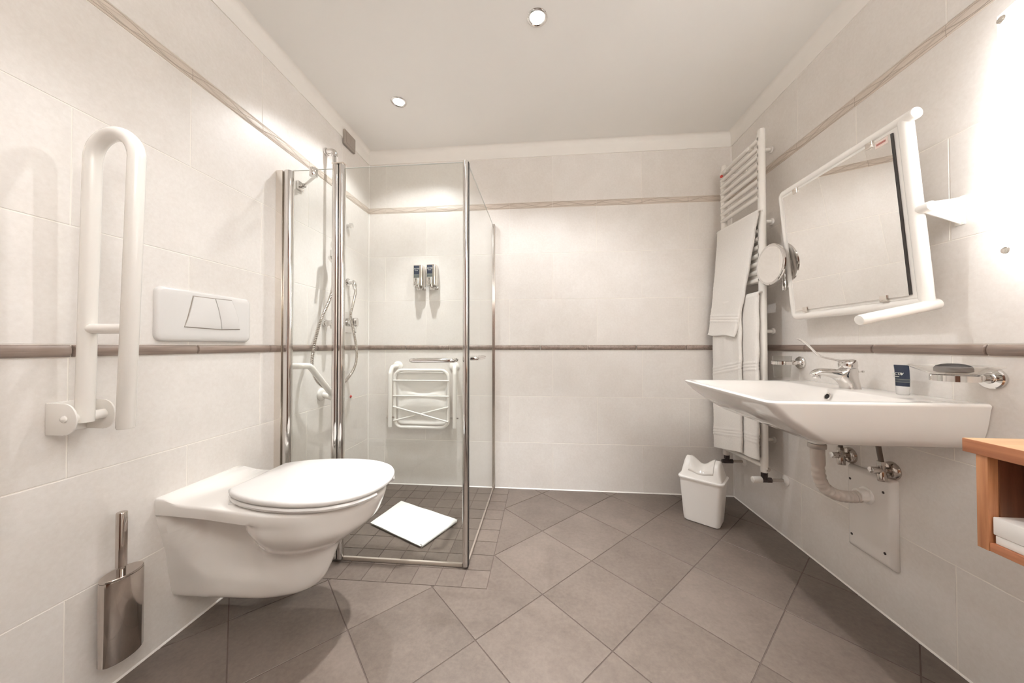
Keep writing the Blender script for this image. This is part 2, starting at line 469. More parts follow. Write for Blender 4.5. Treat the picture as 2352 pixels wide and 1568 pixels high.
# half-round dark liner, wave border, plaster strip, silicone joints on each wall
def liner(name, mp, a0, a1, off):
    b = B(); P = 0.3015; k = math.floor((a0 - off) / P) - 1
    while off + k * P < a1:
        s0, s1 = max(a0, off + k * P + .0015), min(a1, off + (k + 1) * P - .0015); k += 1
        if s1 - s0 < .004: continue
        rings = []
        for (a, sh) in ((s0, .55), (s0 + .002, .9), (s0 + .006, 1), (s1 - .006, 1), (s1 - .002, .9), (s1, .55)):
            rings.append([mp(a, .9006 + .0301 * (0.5 - 0.5 * math.cos(PI * j / 10)), -.002 + .0125 * sh * math.sin(PI * j / 10) ** .75) for j in range(11)])
        b.loft(rings)
    return struct(b.build(name, LINER))
liner('trim_1', mpL, YF, YB, 0.724 - .0); liner('trim_2', mpB, XL, XR, 0.295); liner('trim_3', mpR, YF, YB, 0.981)
def border(name, mp, a0, a1, off):
    b = B(); uvl = b.bm.loops.layers.uv.new('UVMap'); P = 0.2815; k = math.floor((a0 - off) / P) - 1
    z0, z1 = 1.8256, 1.864
    while off + k * P < a1:
        s0, s1 = max(a0, off + k * P + .0008), min(a1, off + (k + 1) * P - .0008); k += 1
        if s1 - s0 < .004: continue
        prof = [(0, -.002), (0, .001), (.15, .003), (.5, .0035), (.85, .003), (1, .001), (1, -.002)]
        vs = [[b.bm.verts.new(mp(a, z0 + (z1 - z0) * v, d)) for v, d in prof] for a in (s0, s1)]
        for j in range(len(prof) - 1):
            f = b.face([vs[0][j], vs[1][j], vs[1][j + 1], vs[0][j + 1]])
            for lp, (a, v) in zip(f.loops, ((s0, prof[j][0]), (s1, prof[j][0]), (s1, prof[j + 1][0]), (s0, prof[j + 1][0]))): lp[uvl].uv = (a - off, v)
        b.face(vs[0]); b.face(vs[1])
    return struct(b.build(name, BAND))
border('trim_4', mpL, YF, YB, 0.72); border('trim_5', mpB, XL, XR, 0.072); border('trim_6', mpR, YF, YB, 1.058)
def cove(name, mp, a0, a1):
    prof = [(-.003, ZTT + .0005), (.004, ZTT + .0005), (.005, ZTT + .002), (.005, ZC - .03)]
    for j in range(1, 7):
        t = PI / 2 * j / 6; prof.append((.005 + .025 * (1 - math.cos(t)), ZC - .03 + .0295 * math.sin(t)))
    prof += [(-.003, ZC - .0005)]
    b = B(); b.loft([[mp(a, z, d) for d, z in prof] for a in (a0, a1)])
    return struct(b.build(name, PLASTER))
cove('trim_7', mpL, YF, YB); cove('trim_8', mpB, XL + .004, XR - .004); cove('trim_9', mpR, YF, YB)
def seal(name, mp, a0, a1):
    b = B(); b.loft([[mp(a, z, d) for d, z in ((-.001, -.001), (.0045, -.001), (.0042, .0015), (.0015, .0045), (-.001, .005))] for a in (a0, a1)])
    return struct(b.build(name, SEAL))
seal('baseboard_left', mpL, YF, YB); seal('baseboard_back', mpB, XL, XR); seal('baseboard_right', mpR, YF, YB)
b = B()
for x in (XL, XR): b.tube([(x, YB, 0.0), (x, YB, ZTT)], .004, 8)
struct(b.build('trim_10', SEAL))

# floor: diagonal slabs, a mosaic field and border under the shower
def clip(poly, axis, val, keep_less):
    out = []
    for i in range(len(poly)):
        p, q = poly[i], poly[(i + 1) % len(poly)]
        pi = (p[axis] <= val) == keep_less; qi = (q[axis] <= val) == keep_less
        if pi: out.append(p)
        if pi != qi:
            t = (val - p[axis]) / (q[axis] - p[axis]); out.append((p[0] + (q[0] - p[0]) * t, p[1] + (q[1] - p[1]) * t))
    return out
b = B(); DG = 0.0018
def slab(poly, tone):
    if len(poly) < 3: return
    area = abs(sum(poly[i][0] * poly[(i + 1) % len(poly)][1] - poly[(i + 1) % len(poly)][0] * poly[i][1] for i in range(len(poly)))) / 2
    if area < 2e-5: return
    cx = sum(p[0] for p in poly) / len(poly); cy = sum(p[1] for p in poly) / len(poly)
    b.loft([[V((p[0], p[1], z)) for p in poly] for z in (-.004, -.0006)] + [[V((p[0] + (cx - p[0]) * .004, p[1] + (cy - p[1]) * .004, 0)) for p in poly]])
    for f in list(b.bm.faces)[-(len(poly) * 2 + 2):]: f[b.tone] = tone
SX, SY = -0.2105, 1.2565
H = 0.2115
for i in range(-14, 14):
    for j in range(-14, 14):
        if (i + j) % 2: continue
        cx, cy = 0.002 + H * i, 1.2475 - H + H * j + .0
        hh = H - DG * 1.414
        poly = [(cx + hh, cy), (cx, cy + hh), (cx - hh, cy), (cx, cy - hh)]
        tone = random.uniform(-.5, .5)
        base = clip(clip(clip(clip(poly, 0, XR - .001, True), 0, XL + .001, False), 1, YB - .001, True), 1, YF, False)
        if len(base) < 3: continue
        if all(p[1] <= SY - DG for p in base) or all(p[0] >= SX + DG for p in base): slab(base, tone)
        else:
            slab(clip(base, 1, SY - DG, True), tone)
            up = clip(clip(base, 1, SY - DG, False), 0, SX + DG, False)
            slab(up, tone)
MP = 0.1008
for i in range(10):
    for j in range(9):
        x1, y0 = SX - MP * i, SY + MP * (j) * .996
        x0, y1 = max(XL + .001, x1 - MP), min(YB - .001, y0 + MP * .996)
        if x1 - x0 < .01 or y1 - y0 < .01: continue
        q = .0016
        slab([(x0 + q, y0 + q), (x1 - q, y0 + q), (x1 - q, y1 - q), (x0 + q, y1 - q)], random.uniform(-.3, .3))
fl = struct(b.build('floor', FLOORT, smooth=False))
b = B(); b.box((XL - .12, YF - .12, -.1), (XR + .12, YB + .12, -.0016)); b.build('grout_bed', FGROUT, fl, smooth=False)

# ------------------------------------------------------------------ lamps
def downlight(x, y, label, power, core, cone=95, soft=.28):
    t = thing('downlight', label, 'ceiling light', (x, y, ZC), 'recessed ceiling downlights')
    b = B(); b.lathe((x, y, ZC), (0, 0, -1), [(.027, -.0005), (.0405, -.0005), (.041, .002), (.038, .0045), (.032, .005), (.028, .002), (.027, -.0005)], 36, False); b.build('rim', CHROME, t)
    b = B(); b.lathe((x, y, ZC), (0, 0, -1), [(.0269, .001), (.022, .0035), (.012, .005), (.0, .0055)], 28); b.build('bulb', BULB, t)
    for nm, pw, sz, bl in (('downlight_spill', power, 134, soft), ('downlight_beam', core, cone, 1.0)):
        ld = bpy.data.lights.new(nm, 'SPOT'); ld.energy = pw; ld.spot_size = math.radians(sz); ld.spot_blend = bl
        ld.shadow_soft_size = 0.02; ld.color = (0.985, 1.0, 1.02)
        lo = bpy.data.objects.new(nm, ld); C.objects.link(lo); lo.parent = t; lo.location = (0, 0, -.035)
    return t
downlight(-.015, 1.314, 'chrome rimmed ceiling downlight in the middle of the room, the larger of the two', 17, 190, 60, .4)
downlight(-.767, 1.707, 'small chrome rimmed ceiling downlight above the glass shower corner', 12, 66, 72, .4)
downlight(-.80, .55, 'chrome rimmed ceiling downlight above the left wall, nearer the door', .8, 14, 72, .6)
downlight(-.12, .32, 'chrome rimmed ceiling downlight straight above the camera', 7, 30, 60, .4)

t = thing('wall_lamp', 'glowing frosted glass wall lamp at the right edge beyond the tilted mirror', 'lamp', (XR, .79, 1.43))
b = B()
rows = []
for i in range(13):
    y = .905 - .23 * i / 12; x = XR - .055 - .02 * math.sin(PI * i / 12)
    rows.append([V((x, y, z)) for z in (1.13, 1.25, 1.4, 1.55, 1.735)])
b.grid(rows); b.build('glass_shade', LAMPG, t, solid=.006)
b = B(); b.box((XR - .03, .70, 1.2), (XR - .001, .88, 1.66), .006); b.build('back_plate', WHITE, t)
for z in (1.155, 1.712):
    for y in (.886, .694):
        b = B(); b.cyl((XR - .072, y, z), (XR - .0005, y, z), .006, 14); b.cyl((XR - .075, y, z), (XR - .066, y, z), .009, 18, .002); b.build('clip', SATIN, t)
t = thing('added_fill_uplighter', 'added white fill uplighter, unseen behind the camera', 'lamp', (.66, YF, 1.9))  # unseen lamp added as soft fill bounced off the ceiling
b = B(); b.loft([[V((.66 + k * .30 * math.cos(PI * i / 16), YF + .002 + k * .16 * math.sin(PI * i / 16), z)) for i in range(17)] for k, z in ((.5, 1.80), (.85, 1.85), (1.0, 1.92), (.96, 1.92), (.8, 1.86))]); b.build('bowl_shade', WHITE, t)
ld = bpy.data.lights.new('fill_uplight', 'AREA'); ld.shape = 'RECTANGLE'; ld.size = .44; ld.size_y = .10; ld.energy = 62; ld.color = (0.985, 1.0, 1.02)
lo = bpy.data.objects.new('fill_uplight', ld); C.objects.link(lo); lo.parent = t; lo.location = (0, .075, .03); lo.rotation_euler = (PI, 0, 0)

# ------------------------------------------------------------------ toilet
YT = 1.05
t = thing('toilet', 'white wall-hung toilet with closed lid on the left wall', 'toilet', (XL, YT, .13))
SL = [
 (.130, [(-1.17, .084), (-1.0, .080), (-.9, .074), (-.82, .050), (-.785, 0)]),
 (.136, [(-1.17, .088), (-1.0, .085), (-.9, .081), (-.81, .062), (-.76, .03), (-.75, 0)]),
 (.155, [(-1.17, .093), (-1.0, .090), (-.9, .087), (-.8, .072), (-.745, .038), (-.728, 0)]),
 (.19, [(-1.17, .098), (-1.05, .094), (-.98, .089), (-.9, .088), (-.84, .087), (-.78, .074), (-.735, .045), (-.708, 0)]),
 (.235, [(-1.17, .106), (-1.09, .101), (-1.03, .080), (-.96, .074), (-.9, .078), (-.85, .086), (-.79, .083), (-.73, .058), (-.690, 0)]),
 (.280, [(-1.17, .110), (-1.11, .106), (-1.05, .072), (-.98, .064), (-.92, .068), (-.86, .087), (-.79, .094), (-.72, .072), (-.670, 0)]),
 (.306, [(-1.17, .115), (-1.12, .112), (-1.08, .070), (-1.0, .056), (-.92, .064), (-.86, .101), (-.79, .122), (-.72, .112), (-.66, .070), (-.632, 0)]),
 (.345, [(-1.17, .124), (-1.14, .121), (-1.108, .066), (-1.03, .048), (-.93, .056), (-.87, .120), (-.80, .150), (-.7, .146), (-.62, .098), (-.580, 0)]),
 (.375, [(-1.17, .132), (-1.15, .130), (-1.125, .066), (-1.05, .046), (-.94, .055), (-.88, .132), (-.80, .164), (-.7, .161), (-.6, .111), (-.549, 0)]),
 (.407, [(-1.17, .137), (-1.155, .135), (-1.135, .070), (-1.05, .047), (-.94, .057), (-.88, .137), (-.80, .169), (-.7, .167), (-.6, .121), (-.534, 0)]),
 (.412, [(-1.17, .139), (-1.15, .139), (-1.1, .142), (-1.0, .149), (-.9, .162), (-.80, .171), (-.7, .168), (-.6, .123), (-.532, 0)]),
 (.440, [(-1.17, .141), (-1.1, .145), (-1.0, .152), (-.9, .165), (-.80, .175), (-.7, .172), (-.6, .128), (-.522, 0)]),
 (.446, [(-1.17, .140), (-1.1, .144), (-1.0, .151), (-.9, .164), (-.80, .174), (-.7, .171), (-.6, .127), (-.524, 0)]),
 (.449, [(-1.17, .135), (-1.1, .139), (-1.0, .146), (-.9, .159), (-.80, .169), (-.7, .166), (-.6, .121), (-.530, 0)]),
]
NS = 46
XS = [1 - (1 - i / NS) ** 1.9 for i in range(NS + 1)]
def half(pts):
    xf = pts[-1][0]; xs = [p[0] for p in pts]; ws = [p[1] ** 2 for p in pts]
    return [(XL + (xf - XL) * s, math.sqrt(max(0, pchip(xs, ws, XL + (xf - XL) * s)))) for s in XS]
HS = [(z, half(p)) for z, p in SL]
zl = []
for a in range(len(SL) - 1):
    z0, z1 = SL[a][0], SL[a + 1][0]; n = max(1, round((z1 - z0) / .012)); zl += [z0 + (z1 - z0) * k / n for k in range(n)]
zl.append(SL[-1][0])
b = B(); rings = []
zs_ = [h[0] for h in HS]
for z in zl:
    r = []
    for k in range(NS + 1):
        if z > .4069 and z < .4121:
            i = 9 if z < .4095 else 10; x, w = HS[i][1][k]
        else:
            lo_, hi_ = (0, 10) if z < .41 else (10, len(HS))
            x = pchip(zs_[lo_:hi_], [h[1][k][0] for h in HS[lo_:hi_]], z); w = pchip(zs_[lo_:hi_], [h[1][k][1] for h in HS[lo_:hi_]], z)
        dz = .014 * max(0, min(1, (-1.07 - x) / .07)) ** 2 if z > .43 else 0
        r.append((x, max(w, 0.0), z + dz))
    rings.append([V((x, YT - w, z_)) for x, w, z_ in r] + [V((x, YT + w, z_)) for x, w, z_ in reversed(r[:-1])])
vv = b.grid(rings, closed_u=True)
b.face(list(reversed(vv[0])))
n = NS
for k in range(n):     # the deck
    l0, l1 = vv[-1][k], vv[-1][k + 1]; r0, r1 = vv[-1][2 * n - k], vv[-1][2 * n - k - 1]
    if l1 is r1: b.face([l0, l1, r0])
    else: b.face([l0, l1, r1, r0])
b.build('bowl', CERAMIC, t, angle=50)

YS = 1.056
def seat_half(d=0.0):
    px = [-.966, -.955, -.92, -.867, -.80, -.72, -.64, -.57, -.525, -.504]
    pw = [.112, .122, .143, .163, .178, .1835, .173, .140, .088, 0]
    s2 = [w * w for w in pw]; out = []
    for i in range(41):
        u = i / 40; x = -.966 + (.462) * (1 - (1 - u) ** 1.9)
        w = math.sqrt(max(0, pchip(px, s2, x))); out.append((x, w))
    return out
def outline(inset, z):
    h = [V((x, w, 0)) for x, w in seat_half()]
    full = [V((p.x, -p.y, 0)) for p in h] + [V((p.x, p.y, 0)) for p in reversed(h[:-1])]
    cen = V((-.735, 0, 0)); res = []
    for p in full:
        q = p - cen; L = q.length; res.append(V((cen.x + q.x * (1 - inset / L), YS + q.y * (1 - inset / L), z)))
    return res
b = B(); b.loft([outline(.006, .4700), outline(.002, .4715), outline(0, .475), outline(0, .481), outline(.002, .4850), outline(.006, .4872), outline(.012, .488), outline(.10, .4885)])
b.build('lid', LIDPL, t, angle=60)
# open-fronted seat
h = [V((x, w, 0)) for x, w in seat_half()]
path = [V((p.x, -p.y, 0)) for p in h] + [V((p.x, p.y, 0)) for p in reversed(h[:-1])]
keep_a = [p for p in path[:41] if p.y < -.052]; keep_b = [p for p in path[41:] if p.y > .052]
b = B()
for arm in (keep_a, keep_b):
    rings = []
    for p in arm:
        c = V((-.735, 0, 0)); dr = (p - c).normalized()
        def at(off, z): q = p - dr * off; return V((q.x, YS + q.y, z))
        rings.append([at(.004, .4545), at(.001, .4575), at(.0, .4625), at(.003, .4675), at(.01, .469), at(.055, .469), at(.06, .464), at(.058, .4545)])
    b.loft(rings)
b.box((-.968, YS - .11, .4545), (-.93, YS + .11, .469), .003)
b.build('seat', LIDPL, t)
for s in (-1, 1):
    for x in (-.93, -.66):
        b = B(); b.box((x - .012, YS + s * .125 - .012, .447), (x + .012, YS + s * .125 + .012, .4555), .003); b.build('seat_buffer', LIDPL, t)
for s in (-1, 1):
    b = B(); b.cyl((-.965, YS + s * .075, .4475), (-.965, YS + s * .075, .475), .013, 18, .003); b.build('hinge', CHROME, t)

# flush plate
t = thing('flush_plate', 'white dual flush plate on the left wall above the toilet', 'flush plate', (XL, 1.06, 1.03))
def yz_rrect(y0, y1, z0, z1, r, x, k=5):
    return [V((x, p.x, p.y)) for p in rrect((y0 + y1) / 2, (z0 + z1) / 2, (y1 - y0) / 2, (z1 - z0) / 2, r, 0, k)]
b = B(); b.loft([yz_rrect(.898 + i, 1.222 - i, .943 + i, 1.112 - i, .018, XL + d) for i, d in ((0, .0002), (0, .006), (.002, .0105), (.008, .0135), (.02, .0145))]); b.build('plate', LIDPL, t)
cur = [(1.074, 1.0945), (1.086, 1.06), (1.095, 1.02), (1.099, .9875)]
def btn(outl, name):
    b = B(); b.prism([(XL + .0135, y, z) for y, z in outl], (.0045, 0, 0), .0015); return b.build(name, LIDPL, t)
L_ = [(1.002, 1.093)] + [(y - .0012, z) for y, z in cur] + [(.976, .991)]
for k in (1, 2): L_.append((.976 + .026 * (k / 3) ** .75 , .991 + .102 * k / 3))
R_ = [(y + .0012, z) for y, z in cur] + [(1.171, .992), (1.164, 1.03), (1.152, 1.067), (1.137, 1.097)]
btn(L_, 'large_button'); btn(R_, 'small_button')
b = B(); b.prism([(XL + .0146, y, z) for y, z in ((.9995, 1.0955), (1.075, 1.097), (1.1385, 1.0995), (1.154, 1.068), (1.1665, 1.03), (1.1735, .989), (1.099, .985), (.9735, .9885), (.984, 1.025), (.992, 1.06))], (.0004, 0, 0)); b.build('button_gap', GREYV, t)

# folded-up support rail
YG = .715
t = thing('folding_grab_rail', 'white folding support rail swung up against the left wall beside the toilet', 'grab rail', (XL, YG, .755))
xc = -1.12
b = B()
u = [V((xc + .003, YG, .742)), V((xc + .015, YG, 1.385))]
x0, x1, ztop = xc + .015, -.983, 1.385
for i in range(1, 16):
    a = PI - PI * i / 16; u.append(V(((x0 + x1) / 2 + (x1 - x0) / 2 * math.cos(a), YG, ztop + (x1 - x0) / 2 * math.sin(a) * 1.05)))
u += [V((x1, YG, ztop)), V((-1.004, YG, .732)), V((-1.004, YG, .728))]
b.tube(u, [.0165] * (len(u) - 1) + [.0145], 22); b.build('rail_tube', WHITE, t)
b = B(); b.cyl((xc + .002, YG, .97), (-.999, YG, .97), .0125, 18); b.build('cross_bar', WHITE, t)
def lug(y, th):
    b = B(); pts = [(XL + .001, .716)]
    for i in range(13):
        a = -PI / 2 + PI * i / 12; pts.append((xc + .036 * math.cos(a) - .004, .754 + .038 * math.sin(a)))
    pts.append((XL + .001, .792))
    b.prism([(x, y, z) for x, z in pts], (0, th, 0), .0015); return b.build('hinge_lug', WHITE, t)
lug(.682, .004); lug(.752, .004)
b = B(); b.box((XL + .0005, .683, .716), (XL + .005, .755, .792), .0015); b.build('wall_plate', WHITE, t)
b = B(); b.cyl((xc, .686, .755), (xc, .752, .755), .0125, 20); b.build('hinge_pin', WHITE, t)
b = B(); b.lathe((xc, .6825, .755), (0, -1, 0), [(.0085, 0), (.008, .003), (.005, .0055), (0, .0065)], 18); b.build('pin_cap', WHITE, t)
b = B(); b.box((XL + .0052, .692, .7185), (XL + .0062, .706, .7235), .0004)
b.build('red_mark', RED, t)['label'] = 'small red maker mark'

# toilet brush
yb, xb = .808, XL + .034
t = thing('toilet_brush', 'polished steel toilet brush in an oval holder low on the left wall', 'toilet brush', (XL, yb, .075))
def oval(k, z): return [V((xb + .031 * k * math.cos(2 * PI * i / 40), yb + .0455 * k * math.sin(2 * PI * i / 40), z)) for i in range(40)]
b = B(); b.loft([oval(.96, .0905), oval(1, .093), oval(1, .306), oval(.985, .308)]); b.build('holder', STEEL, t)
b = B(); b.loft([oval(.97, .3083), oval(.985, .3095), oval(.985, .3125), oval(.95, .314)]); b.build('cover', STEEL, t)
b = B(); b.tube([(xb, yb - .002, .314), (xb, yb - .002, .328), (xb, yb - .002, .330), (xb, yb - .002, .474), (xb, yb - .002, .476)], [.009, .009, .0112, .0112, .010], 24); b.build('handle', STEEL, t)
b = B(); b.box((XL + .0005, yb - .012, .15), (XL + .004, yb + .012, .24)); b.build('wall_bracket', STEEL, t)

# ------------------------------------------------------------------ shower
YG1 = 1.372; ZG = 1.708
t = thing('shower_enclosure', 'glass corner shower enclosure with chrome profiles and clear doors', 'shower enclosure', (-.62, YG1, 0))
XCO = -.3165
def profile(pts, z0, z1, nm, mat, bev=.002):
    b = B(); b.prism([(x, y, z0) for x, y in pts], (0, 0, z1 - z0), bev); return b.build(nm, mat, t)
profile([(XL + .0005, YG1 - .016), (-1.143, YG1 - .016), (-1.143, YG1 + .016), (XL + .0005, YG1 + .016)], .004, 1.708, 'wall_profile', SATIN)
def rod(x, y, rx, ry, z0, z1, nm, mat, par):
    b = B(); b.loft([[V((x + rx * k * math.cos(2 * PI * i / 24), y + ry * k * math.sin(2 * PI * i / 24), z)) for i in range(24)] for k, z in ((.8, z0), (1, z0 + .003), (1, z1 - .003), (.8, z1))]); return b.build(nm, mat, par)
rod(-1.123, YG1, .0205, .017, .004, 1.71, 'pivot_profile', CHROME, t)
rod(-.897, YG1 - .002, .0165, .017, .006, 1.722, 'hinge_profile', CHROME, t)
rod(-.871, YG1 - .002, .0135, .016, .006, 1.722, 'hinge_profile', CHROME, t)
b = B(); b.box((-.8868, YG1 - .013, .01), (-.8826, YG1 + .01, 1.72)); b.build('gasket', RUBBER, t)
b = B(); b.box((-.914, YG1 - .018, 1.722), (-.857, YG1 + .014, 1.729), .003); b.build('profile_cap', SATIN, t)
rod(XCO - .002, YG1 - .004, .0125, .0135, .006, 1.712, 'corner_profile', CHROME, t)
b = B(); b.box((XCO + .0085, YG1 - .010, .008), (XCO + .0115, YG1 + .006, 1.705)); b.build('gasket', RUBBER, t)
profile([(XCO - .003, YB - .03), (XCO + .015, YB - .03), (XCO + .015, YB - .0005), (XCO - .003, YB - .0005)], .004, 1.72, 'back_profile', SATIN)
def pane(x0, y0, x1, y1, nm):
    b = B(); b.box((x0, y0, .016), (x1, y1, ZG), .0008, 1); o = b.build(nm, GLASS, t)
    b = B(); b.box((x0, y0 + .0005, ZG), (x1, y1 - .0005, ZG + .0016)) if y1 - y0 < .01 else b.box((x0 + .0005, y0, ZG), (x1 - .0005, y1, ZG + .0016))
    b.build('polished_edge', EDGE, o); return o
pane(-1.104, YG1 - .003, -.912, YG1 + .003, 'glass_panel')
fd = pane(-.858, YG1 - .003, XCO - .0145, YG1 + .003, 'glass_door')
sd = pane(XCO + .001, YG1 + .0105, XCO + .007, YB - .03, 'glass_door')
def bow(p0, p1, out, par):
    p0, p1, out = V(p0), V(p1), V(out)
    b = B(); pts = [p0 - out * .2, p0 + out * .9] + [p0 + (p1 - p0) * (.02 + .96 * i / 10) + out * (1 + .12 * math.sin(PI * i / 10)) for i in range(11)] + [p1 + out * .9, p1 - out * .2]
    b.tube(fillet([p0, p0 + out, p1 + out, p1], .02), [.0085] * 20, 16)
    return b.build('handle', CHROME, par)
bow((-.548, YG1 - .004, .866), (-.364, YG1 - .004, .866), (0, -.033, 0), fd)
bow((-.548, YG1 + .004, .866), (-.364, YG1 + .004, .866), (0, .033, 0), fd)
bow((XCO + .008, YG1 + .045, .872), (XCO + .008, YG1 + .23, .872), (.03, 0, 0), sd)
b = B(); b.box((-.857, YG1 - .006, .0015), (XCO - .015, YG1 + .004, .0165), .0015); b.build('door_seal', plain('clear_seal_strip', (.36, .31, .26), .45), t)
b = B(); b.box((XCO + .0, YG1 + .011, .0015), (XCO + .008, YB - .031, .0165), .0015); b.build('door_seal', plain('grey_seal_strip', (.30, .25, .21), .3), t)
# glass stabiliser bracket
b = B(); b.box((XL + .0005, 1.478, 1.683), (XL + .012, 1.518, 1.723), .002); b.cyl((XL + .012, 1.498, 1.703), (XL + .03, 1.492, 1.703), .011, 16)
b.tube([(XL + .028, 1.493, 1.703), (-1.012, 1.402, 1.703)], .0065, 14); b.build('stabiliser_arm', CHROME, t)
b = B(); b.cyl((-1.006, YG1 - .002, 1.678), (-1.006, YG1 - .002, 1.715), .0165, 24, .002); b.build('glass_clamp', CHROME, t)

# shower rail with slider and hand shower
xr = XL + .052; yr = 1.69
t = thing('shower_rail', 'chrome shower riser rail with slider on the left wall behind the glass', 'shower rail', (XL, yr, 1.0))
b = B(); b.cyl((xr, yr, 1.06), (xr, yr, 1.985), .0105, 18); b.build('bar', CHROME, t)
for z in (1.985, 1.05):
    b = B(); b.tube(fillet([(XL + .0005, yr, z), (xr, yr, z), (xr, yr, z - .03)], .016), .0155, 18); b.cyl((XL + .0005, yr, z), (XL + .012, yr, z), .021, 22, .002); b.build('end_bracket', CHROME, t)
b = B(); b.cyl((xr, yr, 1.395), (xr, yr, 1.445), .018, 20, .003); b.tube(fillet([(xr, yr, 1.40), (xr + .005, yr - .045, 1.395), (xr + .03, yr - .052, 1.37)], .015), .010, 14)
b.build('slider', CHROME, t)
b = B(); b.tube([(XL + .001, 1.895, 1.655), (XL + .02, 1.895, 1.655), (XL + .021, 1.895, 1.655), (XL + .033, 1.895, 1.655)], [.009, .009, .016, .014], 18)
tag(b.build('robe_hook', CHROME), 'small chrome knob on the left shower wall above the hose outlet', 'hook')

t = thing('hand_shower', 'chrome hand shower with ribbed metal hose hanging in a loop inside the shower', 'hand shower', (XL, 1.66, 1.3))
b = B(); b.tube(catmull([(xr + .028, yr - .03, 1.29), (xr + .024, yr - .022, 1.36), (xr + .020, yr - .016, 1.42), (xr + .022, yr - .012, 1.46)], 5), [.0095] * 5 + [.011] * 5 + [.0125] * 6, 16)
b.lathe((xr + .012, yr - .012, 1.475), (.95, 0, -.3), [(.012, -.004), (.03, 0), (.038, .01), (.038, .018), (.034, .02), (0, .02)], 26); b.build('hand_piece', CHROME, t)
hp = catmull([(-1.125, 1.90, 1.285), (-1.118, 1.895, 1.25), (-1.11, 1.85, 1.16), (-1.11, 1.832, 1.10), (-1.105, 1.855, 1.014), (-1.105, 1.89, .885), (-1.108, 1.868, .795), (-1.11, 1.771, .721), (-1.112, 1.662, .70), (-1.115, 1.569, .739), (-1.118, 1.523, .819), (-1.115, 1.527, .915), (-1.11, 1.566, 1.046), (-1.10, 1.622, 1.163), (-1.096, 1.652, 1.248), (-1.094, 1.660, 1.295)], 40)
# arc-length resample, ribbed
acc = [0.0]
for i in range(1, len(hp)): acc.append(acc[-1] + (hp[i] - hp[i - 1]).length)
NR = 640; pts = []; j = 0
for i in range(NR + 1):
    s = acc[-1] * i / NR
    while j < len(acc) - 2 and acc[j + 1] < s: j += 1
    q = (s - acc[j]) / max(1e-9, acc[j + 1] - acc[j]); pts.append(hp[j].lerp(hp[j + 1], q))
b = B(); b.tube(pts, [.0082 if (i % 4) < 2 else .0062 for i in range(NR + 1)], 12); b.build('hose', STEEL, t, angle=80)

t = thing('hose_outlet', 'chrome wall elbow where the shower hose starts', 'hose outlet', (XL, 1.895, 1.31))
b = B(); b.lathe((XL + .0005, 1.895, 1.312), (1, 0, 0), [(.026, 0), (.026, .004), (.022, .012), (.0, .014)], 26); b.tube(fillet([(XL + .01, 1.895, 1.312), (-1.128, 1.898, 1.312), (-1.126, 1.90, 1.285)], .02), .013, 16); b.build('elbow', CHROME, t)
b = B(); b.cyl((-1.126, 1.90, 1.288), (-1.124, 1.8995, 1.268), .0105, 12); b.build('hose_nut', CHROME, t)

t = thing('shower_mixer', 'chrome shower mixer tap with a round lever on the left shower wall', 'mixer tap', (XL, 1.9, 1.07))
b = B(); b.box((XL + .0005, 1.855, 1.005), (XL + .006, 1.945, 1.13), .004); b.build('cover_plate', CHROME, t)
b = B(); b.cyl((XL + .006, 1.90, 1.07), (XL + .045, 1.90, 1.07), .026, 24, .003); b.build('cartridge', CHROME, t)
b = B(); b.lathe((XL + .045, 1.905, 1.07), (1, .25, 0), [(.012, 0), (.027, .004), (.027, .016), (.0, .019)], 26); b.tube([(XL + .055, 1.905, 1.055), (XL + .062, 1.885, 1.03), (XL + .072, 1.868, 1.008)], [.006, .0055, .005], 12); b.build('lever', CHROME, t)

b = B(); b.lathe((XL, 1.94, .615), (1, 0, 0), [(.0085, 0.0002), (.009, .003), (.006, .007), (0, .008)], 18)
tag(b.build('wall_plug', RED), 'tiny round red plug on the left shower wall below the dark liner', 'plug')

# angled grab rail in the shower
t = thing('shower_grab_rail', 'white bent grab rail on the left wall inside the shower', 'grab rail', (XL, 1.53, .75))
b = B(); b.tube(fillet([(XL + .006, 1.425, .832), (XL + .082, 1.425, .835), (XL + .082, 1.47, .832), (XL + .082, 1.645, .668), (XL + .082, 1.675, .642), (XL + .006, 1.668, .668)], [.03, .05, .06, .03, .025], 8), .0145, 18); b.build('rail_tube', WHITE, t)
for y, z in ((1.425, .832), (1.668, .668)):
    b = B(); b.lathe((XL + .0005, y, z), (1, 0, 0), [(.034, 0), (.034, .004), (.030, .010), (.017, .014), (.0, .015)], 28); b.build('flange', WHITE, t)

